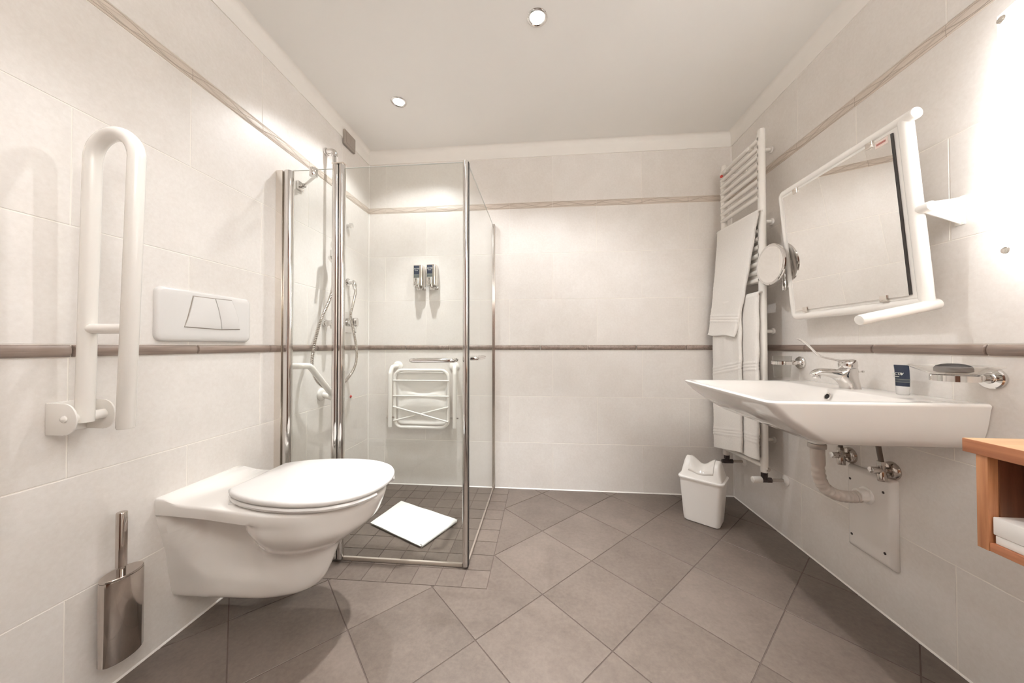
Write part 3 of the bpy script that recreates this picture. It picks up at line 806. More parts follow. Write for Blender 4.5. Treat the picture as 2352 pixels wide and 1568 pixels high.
# soap dispensers
def dispenser(x, zt, label):
    yb_ = YB
    t = thing('soap_dispenser', label, 'soap dispenser', (x, yb_, zt - .18), 'soap dispensers in the shower')
    b = B(); b.loft([[V((p.x, p.y, z)) for p in rrect(x, yb_ - .033, .033 * k, .031 * k, .012 * k, 0, 5)] for k, z in ((.9, zt - .138), (1, zt - .134), (1, zt - .006), (.96, zt - .002), (.85, zt))]); b.build('case', SATIN, t)
    b = B(); b.box((x - .0245, yb_ - .0665, zt - .088), (x + .012, yb_ - .0635, zt - .006), .001); l = b.build('label_window', NAVY, t)
    b = B()
    for dz, hh in ((-.069, .012), (-.083, .012)): b.box((x - .0243, yb_ - .0672, zt + dz - hh / 2), (x + .0118, yb_ - .0662, zt + dz + hh / 2), .0002)
    b.build('stripe', GREYG, l)
    text_mesh('lettering', 'ACTIV', .0135, LETTER, l, (x - .006, yb_ - .067, zt - .028), (1, 0, 0), (0, 0, 1), shear=.15)
    text_mesh('lettering', 'SHOWER', .0055, LETTER, l, (x - .007, yb_ - .067, zt - .039), (1, 0, 0), (0, 0, 1))
    b = B(); b.loft([[V((p.x, p.y, z)) for p in rrect(x - .006, yb_ - .052, .0185, .022, .010, 0, 5)] for z in (zt - .148, zt - .088)]); b.build('pump_housing', CHROME, t)
    b = B(); b.lathe((x - .007, yb_ - .074, zt - .127), (0, -1, 0), [(.016, 0), (.016, .008), (.013, .012), (0, .013)], 6); b.build('push_button', CHROME, t)
    b = B(); b.box((x - .0085, yb_ - .0752, zt - .103), (x - .0055, yb_ - .0738, zt - .094)); b.build('sight_slot', DARKHOLE, t)
    b = B(); b.cyl((x - .006, yb_ - .052, zt - .148), (x - .006, yb_ - .052, zt - .156), .006, 14); b.build('nozzle', CHROME, t)
    b = B(); b.box((x + .012, yb_ - .03, zt - .155), (x + .03, yb_ - .002, zt - .136), .002); b.box((x - .028, yb_ - .004, zt - .158), (x + .032, yb_ - .0005, zt - .13), .001); b.build('wall_bracket', CHROME, t)
    return t
ds = dispenser(-.806, 1.4565, 'left of the two silver soap dispensers with navy label on the back shower wall')
dup(ds, (.088, 0, .003), 'right of the two silver soap dispensers with navy label on the back shower wall')

# folding shower seat, folded up on the back wall
t = thing('folding_shower_chair', 'white folding shower seat folded up on the back wall behind the glass', 'shower seat', (-.77, YB, .58))
ys = YB - .062
def ring_yz(x0, x1, z0, z1, r, y, k=8):
    return [V((p.x, y, p.y)) for p in rrect((x0 + x1) / 2, (z0 + z1) / 2, (x1 - x0) / 2, (z1 - z0) / 2, r, 0, k)]
b = B(); b.tube(ring_yz(-.958, -.6, .398, .768, .05, ys), .0105, 14, closed=True); b.build('seat_frame', WHITE, t)
for z in (.701, .601):
    b = B(); b.cyl((-.965, ys - .008, z), (-.593, ys - .008, z), .0055, 12); b.build('cross_rod', WHITE, t)
for za, zb in ((.533, .439), (.439, .533)):
    b = B(); b.cyl((-.962, ys - .009 - (.006 if za > zb else 0), za), (-.596, ys - .009 - (.006 if za > zb else 0), zb), .0055, 12); b.build('cross_rod', WHITE, t)
b = B(); b.lathe((-.775, ys - .012, .478), (0, -1, 0), [(.009, 0), (.008, .006), (0, .008)], 14); b.build('rod_joint', WHITE, t)
# moulded seat pan behind the frame
b = B(); rows = []
for i in range(29):
    u = -1 + 2 * i / 28; r = []
    for j in range(29):
        v = -1 + 2 * j / 28
        e = max(abs(u), abs(v)); edge = max(0, (e - .82) / .18)
        y = ys + .028 - .012 * edge ** 2
        y += .010 * math.exp(-((v - .45 + .25 * math.cos(u * 2.2)) / .08) ** 2) * (1 - edge) - .012 * math.exp(-((v + .15 + .35 * u * u) / .35) ** 2) * (1 - edge)
        cx = .168 * (u * (1 - .04 * abs(v) ** 8)); cz = .172 * (v * (1 - .04 * abs(u) ** 8))
        r.append(V((-.779 + cx, y, .583 + cz)))
    rows.append(r)
b.grid(rows); b.build('seat_pan', PLASTIC, t, angle=80, solid=.006)
for x, s in ((-.985, 1), (-.555, -1)):
    b = B(); b.tube(fillet([(x + .022 * s, YB - .004, .79), (x + .006 * s, YB - .055, .79), (x, YB - .072, .745), (x, YB - .072, .40)], [.02, .03], 8), .0135, 18); a = b.build('arm', WHITE, t)
    b = B(); b.lathe((x + .022 * s, YB - .0005, .79), (0, -1, 0), [(.033, 0), (.033, .004), (.028, .009), (.014, .012), (0, .012)], 26); b.build('flange', WHITE, t)
    b = B(); b.cyl((x - .024 * s, YB - .07, .462), (x + .03 * s, YB - .07, .462), .005, 12); b.build('pivot_bolt', STEEL, t)

# folded bath mat
t = None
cs = [V((-.882, 1.645, 0)), V((-.825, 1.892, 0)), V((-.441, 1.714, 0)), V((-.552, 1.475, 0))]
def matp(u, v):   # u 0..1 along the long side from the left, v 0..1 from near to far
    p = cs[0].lerp(cs[3], u); q = cs[1].lerp(cs[2], u); return p.lerp(q, v)
b = B()
def layer(z0, z1, u0, u1, v0, v1, wob):
    n, m = 16, 12; top, bot = [], []
    for i in range(n + 1):
        rt, rb = [], []
        for j in range(m + 1):
            u, v = i / n, j / m
            p = matp(u0 + (u1 - u0) * u, v0 + (v1 - v0) * v)
            e = min(u, 1 - u) * n; f = min(v, 1 - v) * m
            rd = min(1, e / 1.0) * min(1, f / 1.0)
            k = .0016 * math.sin(p.x * 31 + wob) * math.cos(p.y * 27 + wob)
            zz = z1 + k - (1 - math.sqrt(max(0, rd))) * (z1 - z0) * .55
            rt.append(V((p.x, p.y, zz))); rb.append(V((p.x, p.y, z0 + (1 - math.sqrt(max(0, rd))) * (z1 - z0) * .35)))
        top.append(rt); bot.append(rb)
    g1, g2 = b.grid(top), b.grid(bot, flip=True)
    for i in range(n):
        b.face([g1[i][0], g2[i][0], g2[i + 1][0], g1[i + 1][0]]); b.face([g1[i + 1][m], g2[i + 1][m], g2[i][m], g1[i][m]])
    for j in range(m):
        b.face([g1[0][j + 1], g2[0][j + 1], g2[0][j], g1[0][j]]); b.face([g1[n][j], g2[n][j], g2[n][j + 1], g1[n][j + 1]])
layer(.0005, .009, .0, .985, .02, .98, 0)
layer(.0085, .0185, -.004, 1.0, 0, 1, 1.3)
p0, p1 = matp(1.0, .03), matp(1.0, .97)
b.tube([p0 + V((-.004, 0, .010)), p1 + V((-.004, 0, .010))], .0088, 12)
tag(b.build('bath_mat', MATTOWEL, angle=60), 'folded white bath mat on the shower floor', 'bath mat')

# vent
t = thing('vent_cover', 'small grey rectangular vent cover high on the left wall near the ceiling', 'vent', (XL, 1.89, 2.17))
b = B(); b.box((XL + .0055, 1.84, 2.125), (XL + .017, 1.953, 2.212), .002); b.build('plate', GREYV, t)
b = B(); b.box((XL + .0165, 1.856, 2.138), (XL + .0195, 1.944, 2.204), .001); b.box((XL + .019, 1.895, 2.15), (XL + .0205, 1.90, 2.19)); b.build('flap', plain('vent_flap', (.36, .31, .27), .45), t)

# ------------------------------------------------------------------ swing bin
bx, by, ang = .858, 1.852, math.radians(-37.3)
t = thing('waste_bin', 'white plastic swing-lid waste bin on the floor in the back right corner', 'bin', (bx, by, 0))
RM = Matrix.Rotation(ang, 3, 'Z')
def lp(x, y, z): return RM @ V((x, y, 0)) + V((bx, by, z))
def rr3(hx, hy, r, z): return [lp(p.x, p.y, z) for p in rrect(0, 0, hx, hy, r, 0, 6)]
b = B(); b.loft([rr3(.078, .056, .02, .0005), rr3(.0835, .0615, .022, .005), rr3(.086, .064, .022, .02), rr3(.1015, .0765, .024, .228)]); b.build('body', PLASTIC, t)
b = B(); b.loft([rr3(.1015, .0765, .024, .2245), rr3(.106, .081, .026, .225), rr3(.1075, .0825, .027, .229), rr3(.1065, .0815, .026, .2335), rr3(.103, .078, .024, .2355), rr3(.09, .066, .02, .236)]); b.build('rim', PLASTIC, t)
b = B(); rows = []
def Hs(u):
    e = min(1, (1 - abs(u)) / .22); sd = .034 * math.cos(min(1, abs(u) / .62) * PI / 2) ** 2 if abs(u) < .62 else 0
    return (.094 * math.sin(e * PI / 2) ** .8) - sd
for i in range(49):
    u = -1 + 2 * i / 48; r = []
    for j in range(25):
        v = -1 + 2 * j / 24
        hz = Hs(u) * (1 - abs(v) ** 1.9) ** .8
        r.append(lp(u * .097, v * .072 * (1 - .06 * abs(u) ** 6), .234 + hz))
    rows.append(r)
b.grid(rows); hood = b.build('hood', PLASTIC, t, angle=70)
b = B(); rows = []
for i in range(31):
    u = -.6 + 1.2 * i / 30; r = []
    for j in range(25):
        v = -.86 + 1.72 * j / 24
        hz = Hs(u) * (1 - abs(v) ** 1.9) ** .8
        r.append(lp(u * .097, v * .072 * (1 - .06 * abs(u) ** 6), .2362 + hz))
    rows.append(r)
b.grid(rows); b.build('swing_flap', plain('white_glossy_flap', (.85, .82, .78), .15), t, angle=70, solid=.0018)

# ------------------------------------------------------------------ towel radiator
xw = 1.079
t = thing('towel_radiator', 'tall white ladder towel radiator on the right wall', 'radiator', (XR, 1.88, 0.3))
YN, YR = 1.716, 2.052
for y, z0 in ((YN, .312), (YR, .285)):
    b = B(); sg = 1 if y == YR else -1
    ring = []
    for i in range(20):
        a = 2 * PI * i / 20
        ring.append((.0165 * math.cos(a) * (1 if abs(math.cos(a)) < .9 else .95), .0185 * math.sin(a)))
    b.loft([[V((xw + px * k, y + py * k, z)) for px, py in ring] for k, z in ((.85, z0), (1, z0 + .003), (1, 1.983), (.9, 1.99), (.5, 1.993))]); b.build('upright', WHITE, t)
zt = 1.945; groups = (8, 9, 10, 9)
zz = zt
for gi, n in enumerate(groups):
    for k in range(n):
        b = B(); b.tube([(xw - .009, YN, zz), (xw - .009, (YN + YR) / 2, zz), (xw - .009, YR, zz)], .0115, 12, cap=False); b.build('rung', WHITE, t); zz -= .0405
    zz -= .046
b = B(); b.tube([(xw - .006, YN, .345), (xw - .006, YR, .325)], .0115, 12, cap=False); b.build('rung', WHITE, t)
for y in (1.79, 2.0):
    for z in (1.93, 1.56, 1.0, .45):
        b = B(); b.cyl((xw + .004, y, z), (XR - .001, y, z), .009, 14); b.cyl((XR - .01, y, z), (XR - .0005, y, z), .017, 18, .002); b.box((xw - .022, y - .012, z - .004), (xw + .006, y + .012, z + .016), .003); b.build('wall_bracket', WHITE, t)
b = B(); b.lathe((xw + .008, YN - .017, .33), (.2, -1, 0), [(.010, 0), (.009, .003), (0, .0035)], 18); b.build('blanking_plug', STEEL, t)
b = B(); b.lathe((xw - .012, YR - .0075, 1.925), (-.75, -.65, 0), [(.0085, .009), (.0085, .0105), (0, .0107)], 18); b.build('badge', RED, t)['label'] = 'small round red badge'
def radvalve(y, z, knob, label):
    t = thing('radiator_valve', label, 'valve', (XR, y, z), 'radiator valves')
    b = B(); b.lathe((XR - .0005, y, z), (-1, 0, 0), [(.026, 0), (.025, .003), (.012, .008), (.008, .012), (0, .012)], 26); b.build('rosette', PLASTIC, t)
    b = B(); b.cyl((XR - .01, y, z), (xw + .012, y, z), .0075, 14); b.build('pipe', STEEL, t)
    b = B(); b.cyl((xw + .03, y, z), (xw + .008, y, z), .0135, 6); b.cyl((xw + .01, y, z), (xw - .018, y, z), .0125, 16, .002); b.cyl((xw, y, z), (xw, y, z + .026), .012, 16); b.cyl((xw, y, z + .016), (xw, y, z + .034), .015, 6); b.build('valve_body', DARKM, t)
    if knob:
        b = B(); b.tube([(xw - .014, y, z), (xw - .018, y, z), (xw - .052, y, z), (xw - .055, y, z)], [.014, .0165, .0155, .0135], 24); k = b.build('knob', PLASTIC, t)
        b = B(); b.lathe((xw - .0552, y, z), (-1, 0, 0), [(.010, 0), (.009, .001), (0, .001)], 18); b.build('knob_cap', WHITE, k)
    else:
        b = B(); b.cyl((xw - .014, y, z), (xw - .026, y, z), .012, 6); b.build('lock_cap', DARKM, t)
radvalve(YN, .2745, True, 'near radiator valve with a white plastic knob under the towel radiator')
radvalve(YR - .01, .2525, False, 'far radiator valve, dark without a knob, in the corner behind the bin')

# towels
def towel(name, near, far, ztop, zbot_front, zbot_back, xf, folds, ribs, wob=0.0):
    b = B(); rows = []
    NV, NF, NB = 34, 190, 40
    for i in range(NF + NB + 1):
        r = []
        for j in range(NV + 1):
            v = j / NV; s = min(1, i / NF)
            if i <= NF:
                z = zbot_front(v) + (ztop(v) - zbot_front(v)) * s; x = xf(s, v)
            else:
                q = (i - NF) / NB
                if q < .4:
                    a = q / .4 * PI; x = xf(1, v) + .0165 * (1 - math.cos(a)); z = ztop(v) + .017 * math.sin(a)
                else:
                    z = ztop(v) + (zbot_back - ztop(v)) * (q - .4) / .6; x = xf(1, v) + .033
            edge = max(0, 1 - min(v, 1 - v) / .045)
            y = near(s) * (1 - v) + far(s) * v
            y += .0022 * math.sin(z * 47 + wob) * (1 - v) + .0018 * math.sin(z * 39 + 2 + wob) * v
            if i <= NF:
                x -= folds(v, s)
                x += .006 * edge * edge
                for z0 in ribs:
                    dz = z - z0(v)
                    if -.003 < dz < .051: x -= .0026 * (.5 - .5 * math.cos(dz / .016 * 2 * PI)) ** .7
                x -= .0011 * math.sin(y * 310 + math.sin(z * 160)) * math.sin(z * 270)
            r.append(V((x, y, z)))
        rows.append(r)
    b.grid(rows)
    return b.build(name, TERRY, angle=180, solid=.009)
lerp = lambda a, b_, t_: a + (b_ - a) * t_
o = towel('towel', lambda s: lerp(1.845, 1.700, s ** .9), lambda s: lerp(2.112, 2.066, s), lambda v: lerp(1.572, 1.592, v), lambda v: lerp(.972, .996, v) + .006 * math.sin(v * 6), 1.24, lambda s, v: lerp(1.013, 1.047, s ** .5), lambda v, s: .005 * math.sin(v * 8 + s * 2) * (1 - s), [lambda v: lerp(1.045, 1.067, v)])
tag(o, 'upper white towel folded over the ladder radiator', 'towel', 'towels on the radiator')
t = thing('towel', 'lower white towel hanging on the ladder radiator behind the washbasin', 'towel', (1.05, 1.9, .8), 'towels on the radiator')
def lower(near, far, zb, xo, nm, ztop, back, w):
    o = towel(nm, lambda s: near, lambda s: far, lambda v: ztop, zb, back, lambda s, v: 1.047 - xo, lambda v, s: .006 * math.sin(v * 7 + 1 + w) * (1 - s) + .003 * math.sin(v * 13 + w), [lambda v: zb(v) + .075, lambda v: zb(v) + .43], w)
    o.parent = t; o.location = -V(t.location); return o
lower(1.702, 2.085, lambda v: lerp(.375, .335, v), .0, 'inner_layer', 1.172, .62, 0)
lower(1.815, 2.095, lambda v: lerp(.372, .318, v), .014, 'outer_fold', 1.166, 1.1, 2)

# ------------------------------------------------------------------ tilting mirror
t = thing('tilting_mirror', 'large tilting mirror in a white tube frame above the washbasin', 'mirror', (XR, 1.305, 1.3))
SLP = .0925
def mp_(y, z, o=0): return V((1.1095 - (z - 1.055) * SLP - o, y, z - o * SLP))
ML, MR_, MB, MT = 1.545, 1.055, 1.055, 1.588
b = B(); b.tube(fillet([mp_(1.03, MT), mp_(ML, MT), mp_(ML, MB), mp_(1.05, MB)], .014, 6), .0165, 20); b.build('frame', WHITE, t)
b = B(); b.tube([mp_(MR_, MB - .008), mp_(MR_, MT)], .0165, 20); b.build('frame_side', WHITE, t)
b = B(); b.cyl(mp_(1.034, MT), mp_(1.024, MT), .0165, 22, .003); b.build('end_cap', WHITE, t)
gy0, gy1, gz0, gz1 = 1.083, 1.523, 1.078, 1.567
b = B(); b.loft([[mp_(y, z, o) for y, z in ((gy0, gz0), (gy1, gz0), (gy1, gz1), (gy0, gz1))] for o in (.0135, .0165)]); b.build('glass', MIRROR, t, smooth=False)
b = B(); b.loft([[mp_(y, z, o) for y, z in ((MR_, gz0 - .01), (ML, gz0 - .01), (ML, gz1 + .01), (MR_, gz1 + .01))] for o in (.002, .0118)]); b.build('backing', WHITE, t, smooth=False)
b = B(); b.loft([[mp_(y, z, o) for y, z in ((gy0 - .0055, gz0 + .002), (gy0 - .0003, gz0 + .002), (gy0 - .0003, gz1 - .002), (gy0 - .0055, gz1 - .002))] for o in (.0119, .0160)]); b.build('dark_edge', RUBBER, t, smooth=False)
def mclip(y, z, s):
    b = B(); pts = [mp_(y - .011, z - s * .008, .012), mp_(y + .011, z - s * .008, .012), mp_(y + .011, z + s * .012, .012), mp_(y - .011, z + s * .012, .012)]
    b.prism(pts, V((-.0085, 0, 0)), .001); b.build('clip', SATIN, t)
mclip(1.145, gz1 - .002, 1); mclip(1.455, gz1 - .002, 1); mclip(1.155, gz0 + .002, -1); mclip(1.47, gz0 + .002, -1)
b = B(); b.loft([[mp_(y, z, o) for y, z in ((1.09, gz1 - .022), (1.128, gz1 - .022), (1.128, gz1 - .003), (1.09, gz1 - .003))] for o in (.0168, .0172)]); st = b.build('sticker', STICK, t, smooth=False)
b = B(); b.loft([[mp_(y, z, o) for y, z in ((1.096, gz1 - .015), (1.124, gz1 - .015), (1.124, gz1 - .009), (1.096, gz1 - .009))] for o in (.0173, .0175)]); b.build('print', plain('faded_red_print', (.50, .20, .17), .5), st, smooth=False)
for y, s in ((1.033, -1), (1.568, 1)):
    b = B(); b.prism([(XR - .0005, y - .002, 1.345), (1.082, y - .002, 1.333), (1.075, y - .002, 1.318), (1.084, y - .002, 1.304), (XR - .0005, y - .002, 1.268)], (0, .004, 0), .001)
    b.box((XR - .004, y - .012, 1.266), (XR - .0005, y + .012, 1.347), .001); b.build('wall_bracket', WHITE, t)
    b = B(); b.cyl((1.086, y - .018, 1.318), (1.086, y + .018, 1.318), .0145, 20, .003); b.build('pivot', WHITE, t)
hd = V((-1, 0, -.22)).normalized(); hc = V((1.112, 1.05, 1.043))
b = B(); b.tube([hc - hd * .022, hc - hd * .019, hc + hd * .188, hc + hd * .192, hc + hd * .193], [.0135, .0155, .0155, .0145, .012], 22); b.build('tilt_handle', WHITE, t)

# cosmetic mirror
t = thing('cosmetic_mirror', 'small round chrome cosmetic mirror beside the big mirror, in front of the radiator', 'mirror', (XR, 1.66, 1.23))
yc, zc_, xm = 1.605, 1.298, 1.045
b = B(); b.lathe((xm, yc, zc_), (-1, 0, 0), [(.081, .003), (.0905, .0055), (.094, .003), (.094, -.003), (.089, -.006), (.05, -.009), (0, -.0095)], 44, False); b.build('rim', CHROME, t)
b = B(); b.lathe((xm, yc, zc_), (-1, 0, 0), [(.0825, .0025), (.0825, .004), (0, .0038)], 44); b.build('mirror_disc', MIRROR, t, angle=20)
b = B(); b.cyl((1.141, 1.66, 1.195), (1.141, 1.66, 1.31), .0085, 18, .002); b.cyl((1.141, 1.66, 1.185), (1.141, 1.66, 1.235), .0125, 20, .004); b.build('swivel_post', CHROME, t)
b = B(); b.tube([(1.141, 1.66, 1.298), (1.09, 1.64, 1.298), (xm + .009, yc + .012, 1.298)], .006, 12); b.build('arm', CHROME, t)
b = B(); b.lathe((XR - .0005, 1.66, 1.212), (-1, 0, 0), [(.026, 0), (.026, .005), (.022, .009), (.008, .010), (.008, .03), (0, .03)], 24); b.build('wall_rosette', CHROME, t)

# ------------------------------------------------------------------ washbasin
t = thing('washbasin', 'wide white wall-hung washbasin with sharp front corner on the right wall', 'washbasin', (XR, 1.28, .77))
BY0, BY1, BX0, BZ = .972, 1.580, .622, .772
def bring(fx, yn, yf, z, rf, skew=0.0, k=8):
    """outline: front edge at fx, near side yn, far side yf"""
    hx, hy = (XR - .0008 - fx) / 2, (yf - yn) / 2
    pts = rrect(fx + hx, (yn + yf) / 2, hx, hy, [.004, rf, rf, .004], z, k)
    return [V((p.x + skew * max(0, (p.y - yn) / (yf - yn)) * max(0, 1 - (p.x - fx) / (2 * hx)), p.y, p.z)) for p in pts]
SK = .022
b = B()
out = [bring(.83, 1.04, 1.51, .6445, .05, SK), bring(.795, 1.012, 1.54, .6465, .05, SK), bring(.770, 1.000, 1.552, .652, .045, SK), bring(.738, .990, 1.562, .672, .04, SK), bring(.697, .983, 1.569, .700, .035, SK), bring(.658, .978, 1.574, .730, .03, SK),
       bring(.634, .975, 1.577, .756, .026, SK), bring(.625, .973, 1.579, .765, .025, SK), bring(.624, .973, 1.579, .769, .025, SK), bring(.627, .976, 1.576, .7725, .024, SK), bring(.633, .982, 1.570, .774, .022, SK)]
# rim to bowl, the deck at the wall left flat
def inring(fx, bx_, yn, yf, z, rf, rb, dsk=SK, k=8):
    hx, hy = (bx_ - fx) / 2, (yf - yn) / 2
    pts = rrect(fx + hx, (yn + yf) / 2, hx, hy, [rb, rf, rf, rb], z, k)
    return [V((p.x + dsk * max(0, (p.y - yn) / (yf - yn)) * max(0, 1 - (p.x - fx) / (2 * hx)), p.y, p.z)) for p in pts]
out += [inring(.640, 1.045, 1.0, 1.55, .773, .03, .03), inring(.648, 1.040, 1.008, 1.542, .770, .034, .036), inring(.665, 1.034, 1.022, 1.528, .752, .05, .05), inring(.69, 1.025, 1.05, 1.50, .724, .07, .07), inring(.73, 1.01, 1.09, 1.46, .700, .08, .08), inring(.80, .98, 1.16, 1.39, .688, .08, .08), inring(.87, .95, 1.24, 1.31, .684, .03, .03)]
b.loft(out); b.build('basin', CERAMIC, t, angle=48)
b = B(); n = V((-1, 0, .35)).normalized(); oc = V((1.0262, 1.288, .7440))
b.lathe(oc, n, [(.0085, -.003), (.0135, -.001), (.0135, .0015), (.0115, .003), (.0095, .002), (.0085, -.003)], 26, False); ov = b.build('overflow_ring', CHROME, t)
b = B(); b.lathe(oc, n, [(.0096, -.001), (0, -.0005)], 22); b.build('overflow_hole', DARKHOLE, ov)
b = B(); b.lathe((.91, 1.275, .6842), (0, 0, 1), [(.03, 0), (.03, .002), (.02, .004), (0, .005)], 24); b.build('drain', CHROME, t)

# tap
fy, fx = 1.288, 1.102
t = thing('basin_tap', 'chrome single lever tap with long clinical handle on the washbasin', 'tap', (fx, fy, .774))
b = B()
def el(cx, cz, rx, ry, tilt, n=24):
    return [V((cx + rx * math.cos(2 * PI * i / n) * math.cos(tilt), fy + ry * math.sin(2 * PI * i / n), cz + rx * math.cos(2 * PI * i / n) * math.sin(tilt))) for i in range(n)]
b.loft([el(1.103, .7735, .030, .026, 0), el(1.102, .777, .0298, .0255, 0), el(1.0995, .788, .0305, .0245, 0), el(1.094, .799, .0345, .0235, .02), el(1.086, .812, .0415, .0225, .05), el(1.084, .824, .0435, .0225, .06), el(1.088, .836, .0385, .0225, .08), el(1.095, .846, .028, .0215, .1)])
b.build('body', CHROME, t, angle=60)
b = B(); sp = catmull([(1.10, fy, .812), (1.07, fy, .822), (1.035, fy, .829), (1.0, fy, .832), (.985, fy, .828), (.979, fy, .820)], 6)
rings = []
for i, p in enumerate(sp):
    u = i / (len(sp) - 1); hh = lerp(.022, .010, min(1, u * 1.3)); ww = lerp(.021, .0145, u)
    tg = (sp[min(i + 1, len(sp) - 1)] - sp[max(i - 1, 0)]).normalized(); nn = V((-tg.z, 0, tg.x)); 
    rings.append([p + nn * hh * math.sin(2 * PI * k / 18) + V((0, ww * math.cos(2 * PI * k / 18), 0)) for k in range(18)])
b.loft(rings); b.cyl((.992, fy, .826), (.990, fy, .809), .0115, 20, .002); b.build('spout', CHROME, t)
b = B(); b.loft([el(1.097, .8475, .026, .0215, .1), el(1.096, .852, .028, .023, .12), el(1.095, .866, .0275, .023, .16), el(1.094, .872, .024, .02, .18), el(1.092, .875, .014, .012, .18)])
lv = catmull([(1.09, fy, .870), (1.068, fy, .8725), (1.035, fy, .880), (1.005, fy, .888), (.988, fy, .902), (.968, fy, .924), (.946, fy, .944), (.930, fy, .953)], 6); rings = []
for i, p in enumerate(lv):
    u = i / (len(lv) - 1); tg = (lv[min(i + 1, len(lv) - 1)] - lv[max(i - 1, 0)]).normalized(); nn = V((-tg.z, 0, tg.x))
    w = pchip([0, .12, .3, .7, .88, 1.0], [.019, .014, .0065, .0062, .011, .0075], u); h_ = pchip([0, .12, .3, 1], [.007, .0045, .0032, .0028], u)
    rings.append([p + nn * h_ * math.sin(2 * PI * k / 14) + V((0, w * math.cos(2 * PI * k / 14), 0)) for k in range(14)])
b.loft(rings); b.build('lever', CHROME, t)
b = B(); b.cyl((1.128, fy, .832), (1.140, fy, .834), .0016, 8); b.lathe((1.144, fy, .8345), (1, 0, 0), [(.0, -.005), (.004, -.003), (.004, .003), (0, .005)], 10); b.build('pop_up_knob', CHROME, t)

# lotion tube
t = thing('lotion_tube', 'navy lotion tube standing on its white cap on the washbasin edge', 'lotion tube', (1.135, 1.147, .774))
def lens(y0, hy, hx, z, xx=1.133): return [V((xx + hx * math.sin(2 * PI * i / 28), y0 + hy * math.cos(2 * PI * i / 28), z)) for i in range(28)]
b = B(); b.loft([lens(1.1465, .0175, .0125, .8), lens(1.147, .0195, .0105, .825), lens(1.1485, .0215, .006, .85), lens(1.15, .0225, .0012, .862), lens(1.15, .0226, .0008, .866)]); tb = b.build('tube', NAVY, t)
b = B(); b.loft([lens(1.1465, .0145, .0125, .7742), lens(1.1465, .0155, .0135, .776), lens(1.1465, .0172, .0135, .7995), lens(1.1465, .016, .012, .8005)]); b.build('cap', LIDPL, t)
for z, hz in ((.8215, .0028), (.8175, .0008), (.8135, .0028)):
    b = B(); kk = (z - .8) / .025
    b.loft([lens(1.1466, .0175 + .002 * kk + .0003, .0125 - .002 * kk + .0003, z - hz / 2), lens(1.1466, .0175 + .002 * kk + .0003, .0125 - .002 * kk + .0003, z + hz / 2)]); b.build('stripe', GREYG, tb)
text_mesh('lettering', 'ACTIV', .0115, LETTER, tb, (1.1228, 1.1515, .838), (.02, -1, 0), (.16, 0, 1), shear=.15)
text_mesh('lettering', 'LOTION', .0045, LETTER, tb, (1.1214, 1.1535, .8295), (.02, -1, 0), (.16, 0, 1))

# tumbler holder and tumbler
def holder(name, label, y, z, xr_, rr_, ring_h):
    t = thing(name, label, 'holder', (XR, y, z))
    b = B(); b.lathe((XR - .0005, y, z), (-1, 0, 0), [(.0285, 0), (.0285, .007), (.026, .0095), (.014, .010), (.0125, .014), (.0, .014)], 28); b.build('rosette', CHROME, t)
    b = B(); b.cyl((XR - .012, y, z), (xr_ + rr_ - .001, y, z), .0105, 18, .0015); b.build('arm', CHROME, t)
    b = B(); b.lathe((xr_, y, z - ring_h / 2), (0, 0, 1), [(rr_ - .003, 0), (rr_, 0), (rr_, ring_h), (rr_ - .003, ring_h), (rr_ - .003, 0)], 40, False); b.build('ring', CHROME, t)
    return t
holder('tumbler_holder', 'chrome tumbler holder ring on the right wall, left of the tap', 1.612, .849, 1.094, .0395, .0145)
b = B(); b.lathe((1.094, 1.612, 0), (0, 0, 1), [(.0, .7805), (.029, .7805), (.0305, .784), (.0358, .88), (.0345, .88), (.029, .787), (.0, .787)], 36)
tag(b.build('tumbler', CLEAR), 'clear glass tumbler hanging in the chrome ring beside the radiator', 'tumbler')
holder('soap_holder', 'chrome soap dish holder ring on the right wall above the basin end', .972, .842, 1.085, .0425, .0155)
b = B(); b.lathe((1.082, .972, 0), (0, 0, 1), [(.0, .8505), (.038, .8505), (.05, .856), (.072, .868), (.079, .8725), (.0785, .875), (.07, .871), (.05, .86), (.038, .8545), (.0, .854)], 44)
tag(b.build('soap_dish', FROSTD), 'shallow frosted glass soap dish resting on the chrome ring', 'soap dish')
b = B(); b.loft([[V((1.082 + .036 * k * math.cos(2 * PI * i / 30), .972 + .030 * k * math.sin(2 * PI * i / 30), z)) for i in range(30)] for k, z in ((.8, .8565), (1, .860), (1, .868), (.9, .874), (.6, .8785), (.3, .880))])
tag(b.build('wrapped_soap', RUBBER), 'dark wrapped soap lying in the glass dish', 'soap')

# siphon, angle valves, cover panel
t = thing('pipe_cover_panel', 'white ceramic pipe cover panel with four screws under the washbasin', 'panel', (XR, 1.29, .3))
b = B()
def rng(i, d): return [V((XR - d, p.x, p.y)) for p in rrect(1.291, .3275, .085 - i, .152 - i, .006, 0, 4)]
b.loft([rng(0, .0005), rng(0, .006), rng(.003, .012), rng(.010, .018), rng(.014, .0195), rng(.018, .020)]); b.build('cover', plain('cover_panel_white', (.76, .72, .68), .2, var=.01), t)
for y, z in ((1.357, .428), (1.236, .428), (1.353, .224), (1.233, .224)):
    b = B(); b.lathe((XR - .0195, y, z), (-1, 0, 0), [(.0045, 0), (.0045, .0012), (.002, .0018), (0, .0018)], 12); b.build('screw', DARKM, t)
t = thing('siphon', 'grey flexible drain siphon curving from the basin into the cover panel', 'drain pipe', (.993, 1.296, .5))
sp_ = catmull([(.995, 1.296, .630), (.995, 1.296, .60), (.997, 1.296, .52), (1.0, 1.296, .46), (1.017, 1.296, .417), (1.055, 1.296, .391), (1.10, 1.296, .384), (1.125, 1.296, .386), (XR - .018, 1.296, .392)], 16)
rr_ = []
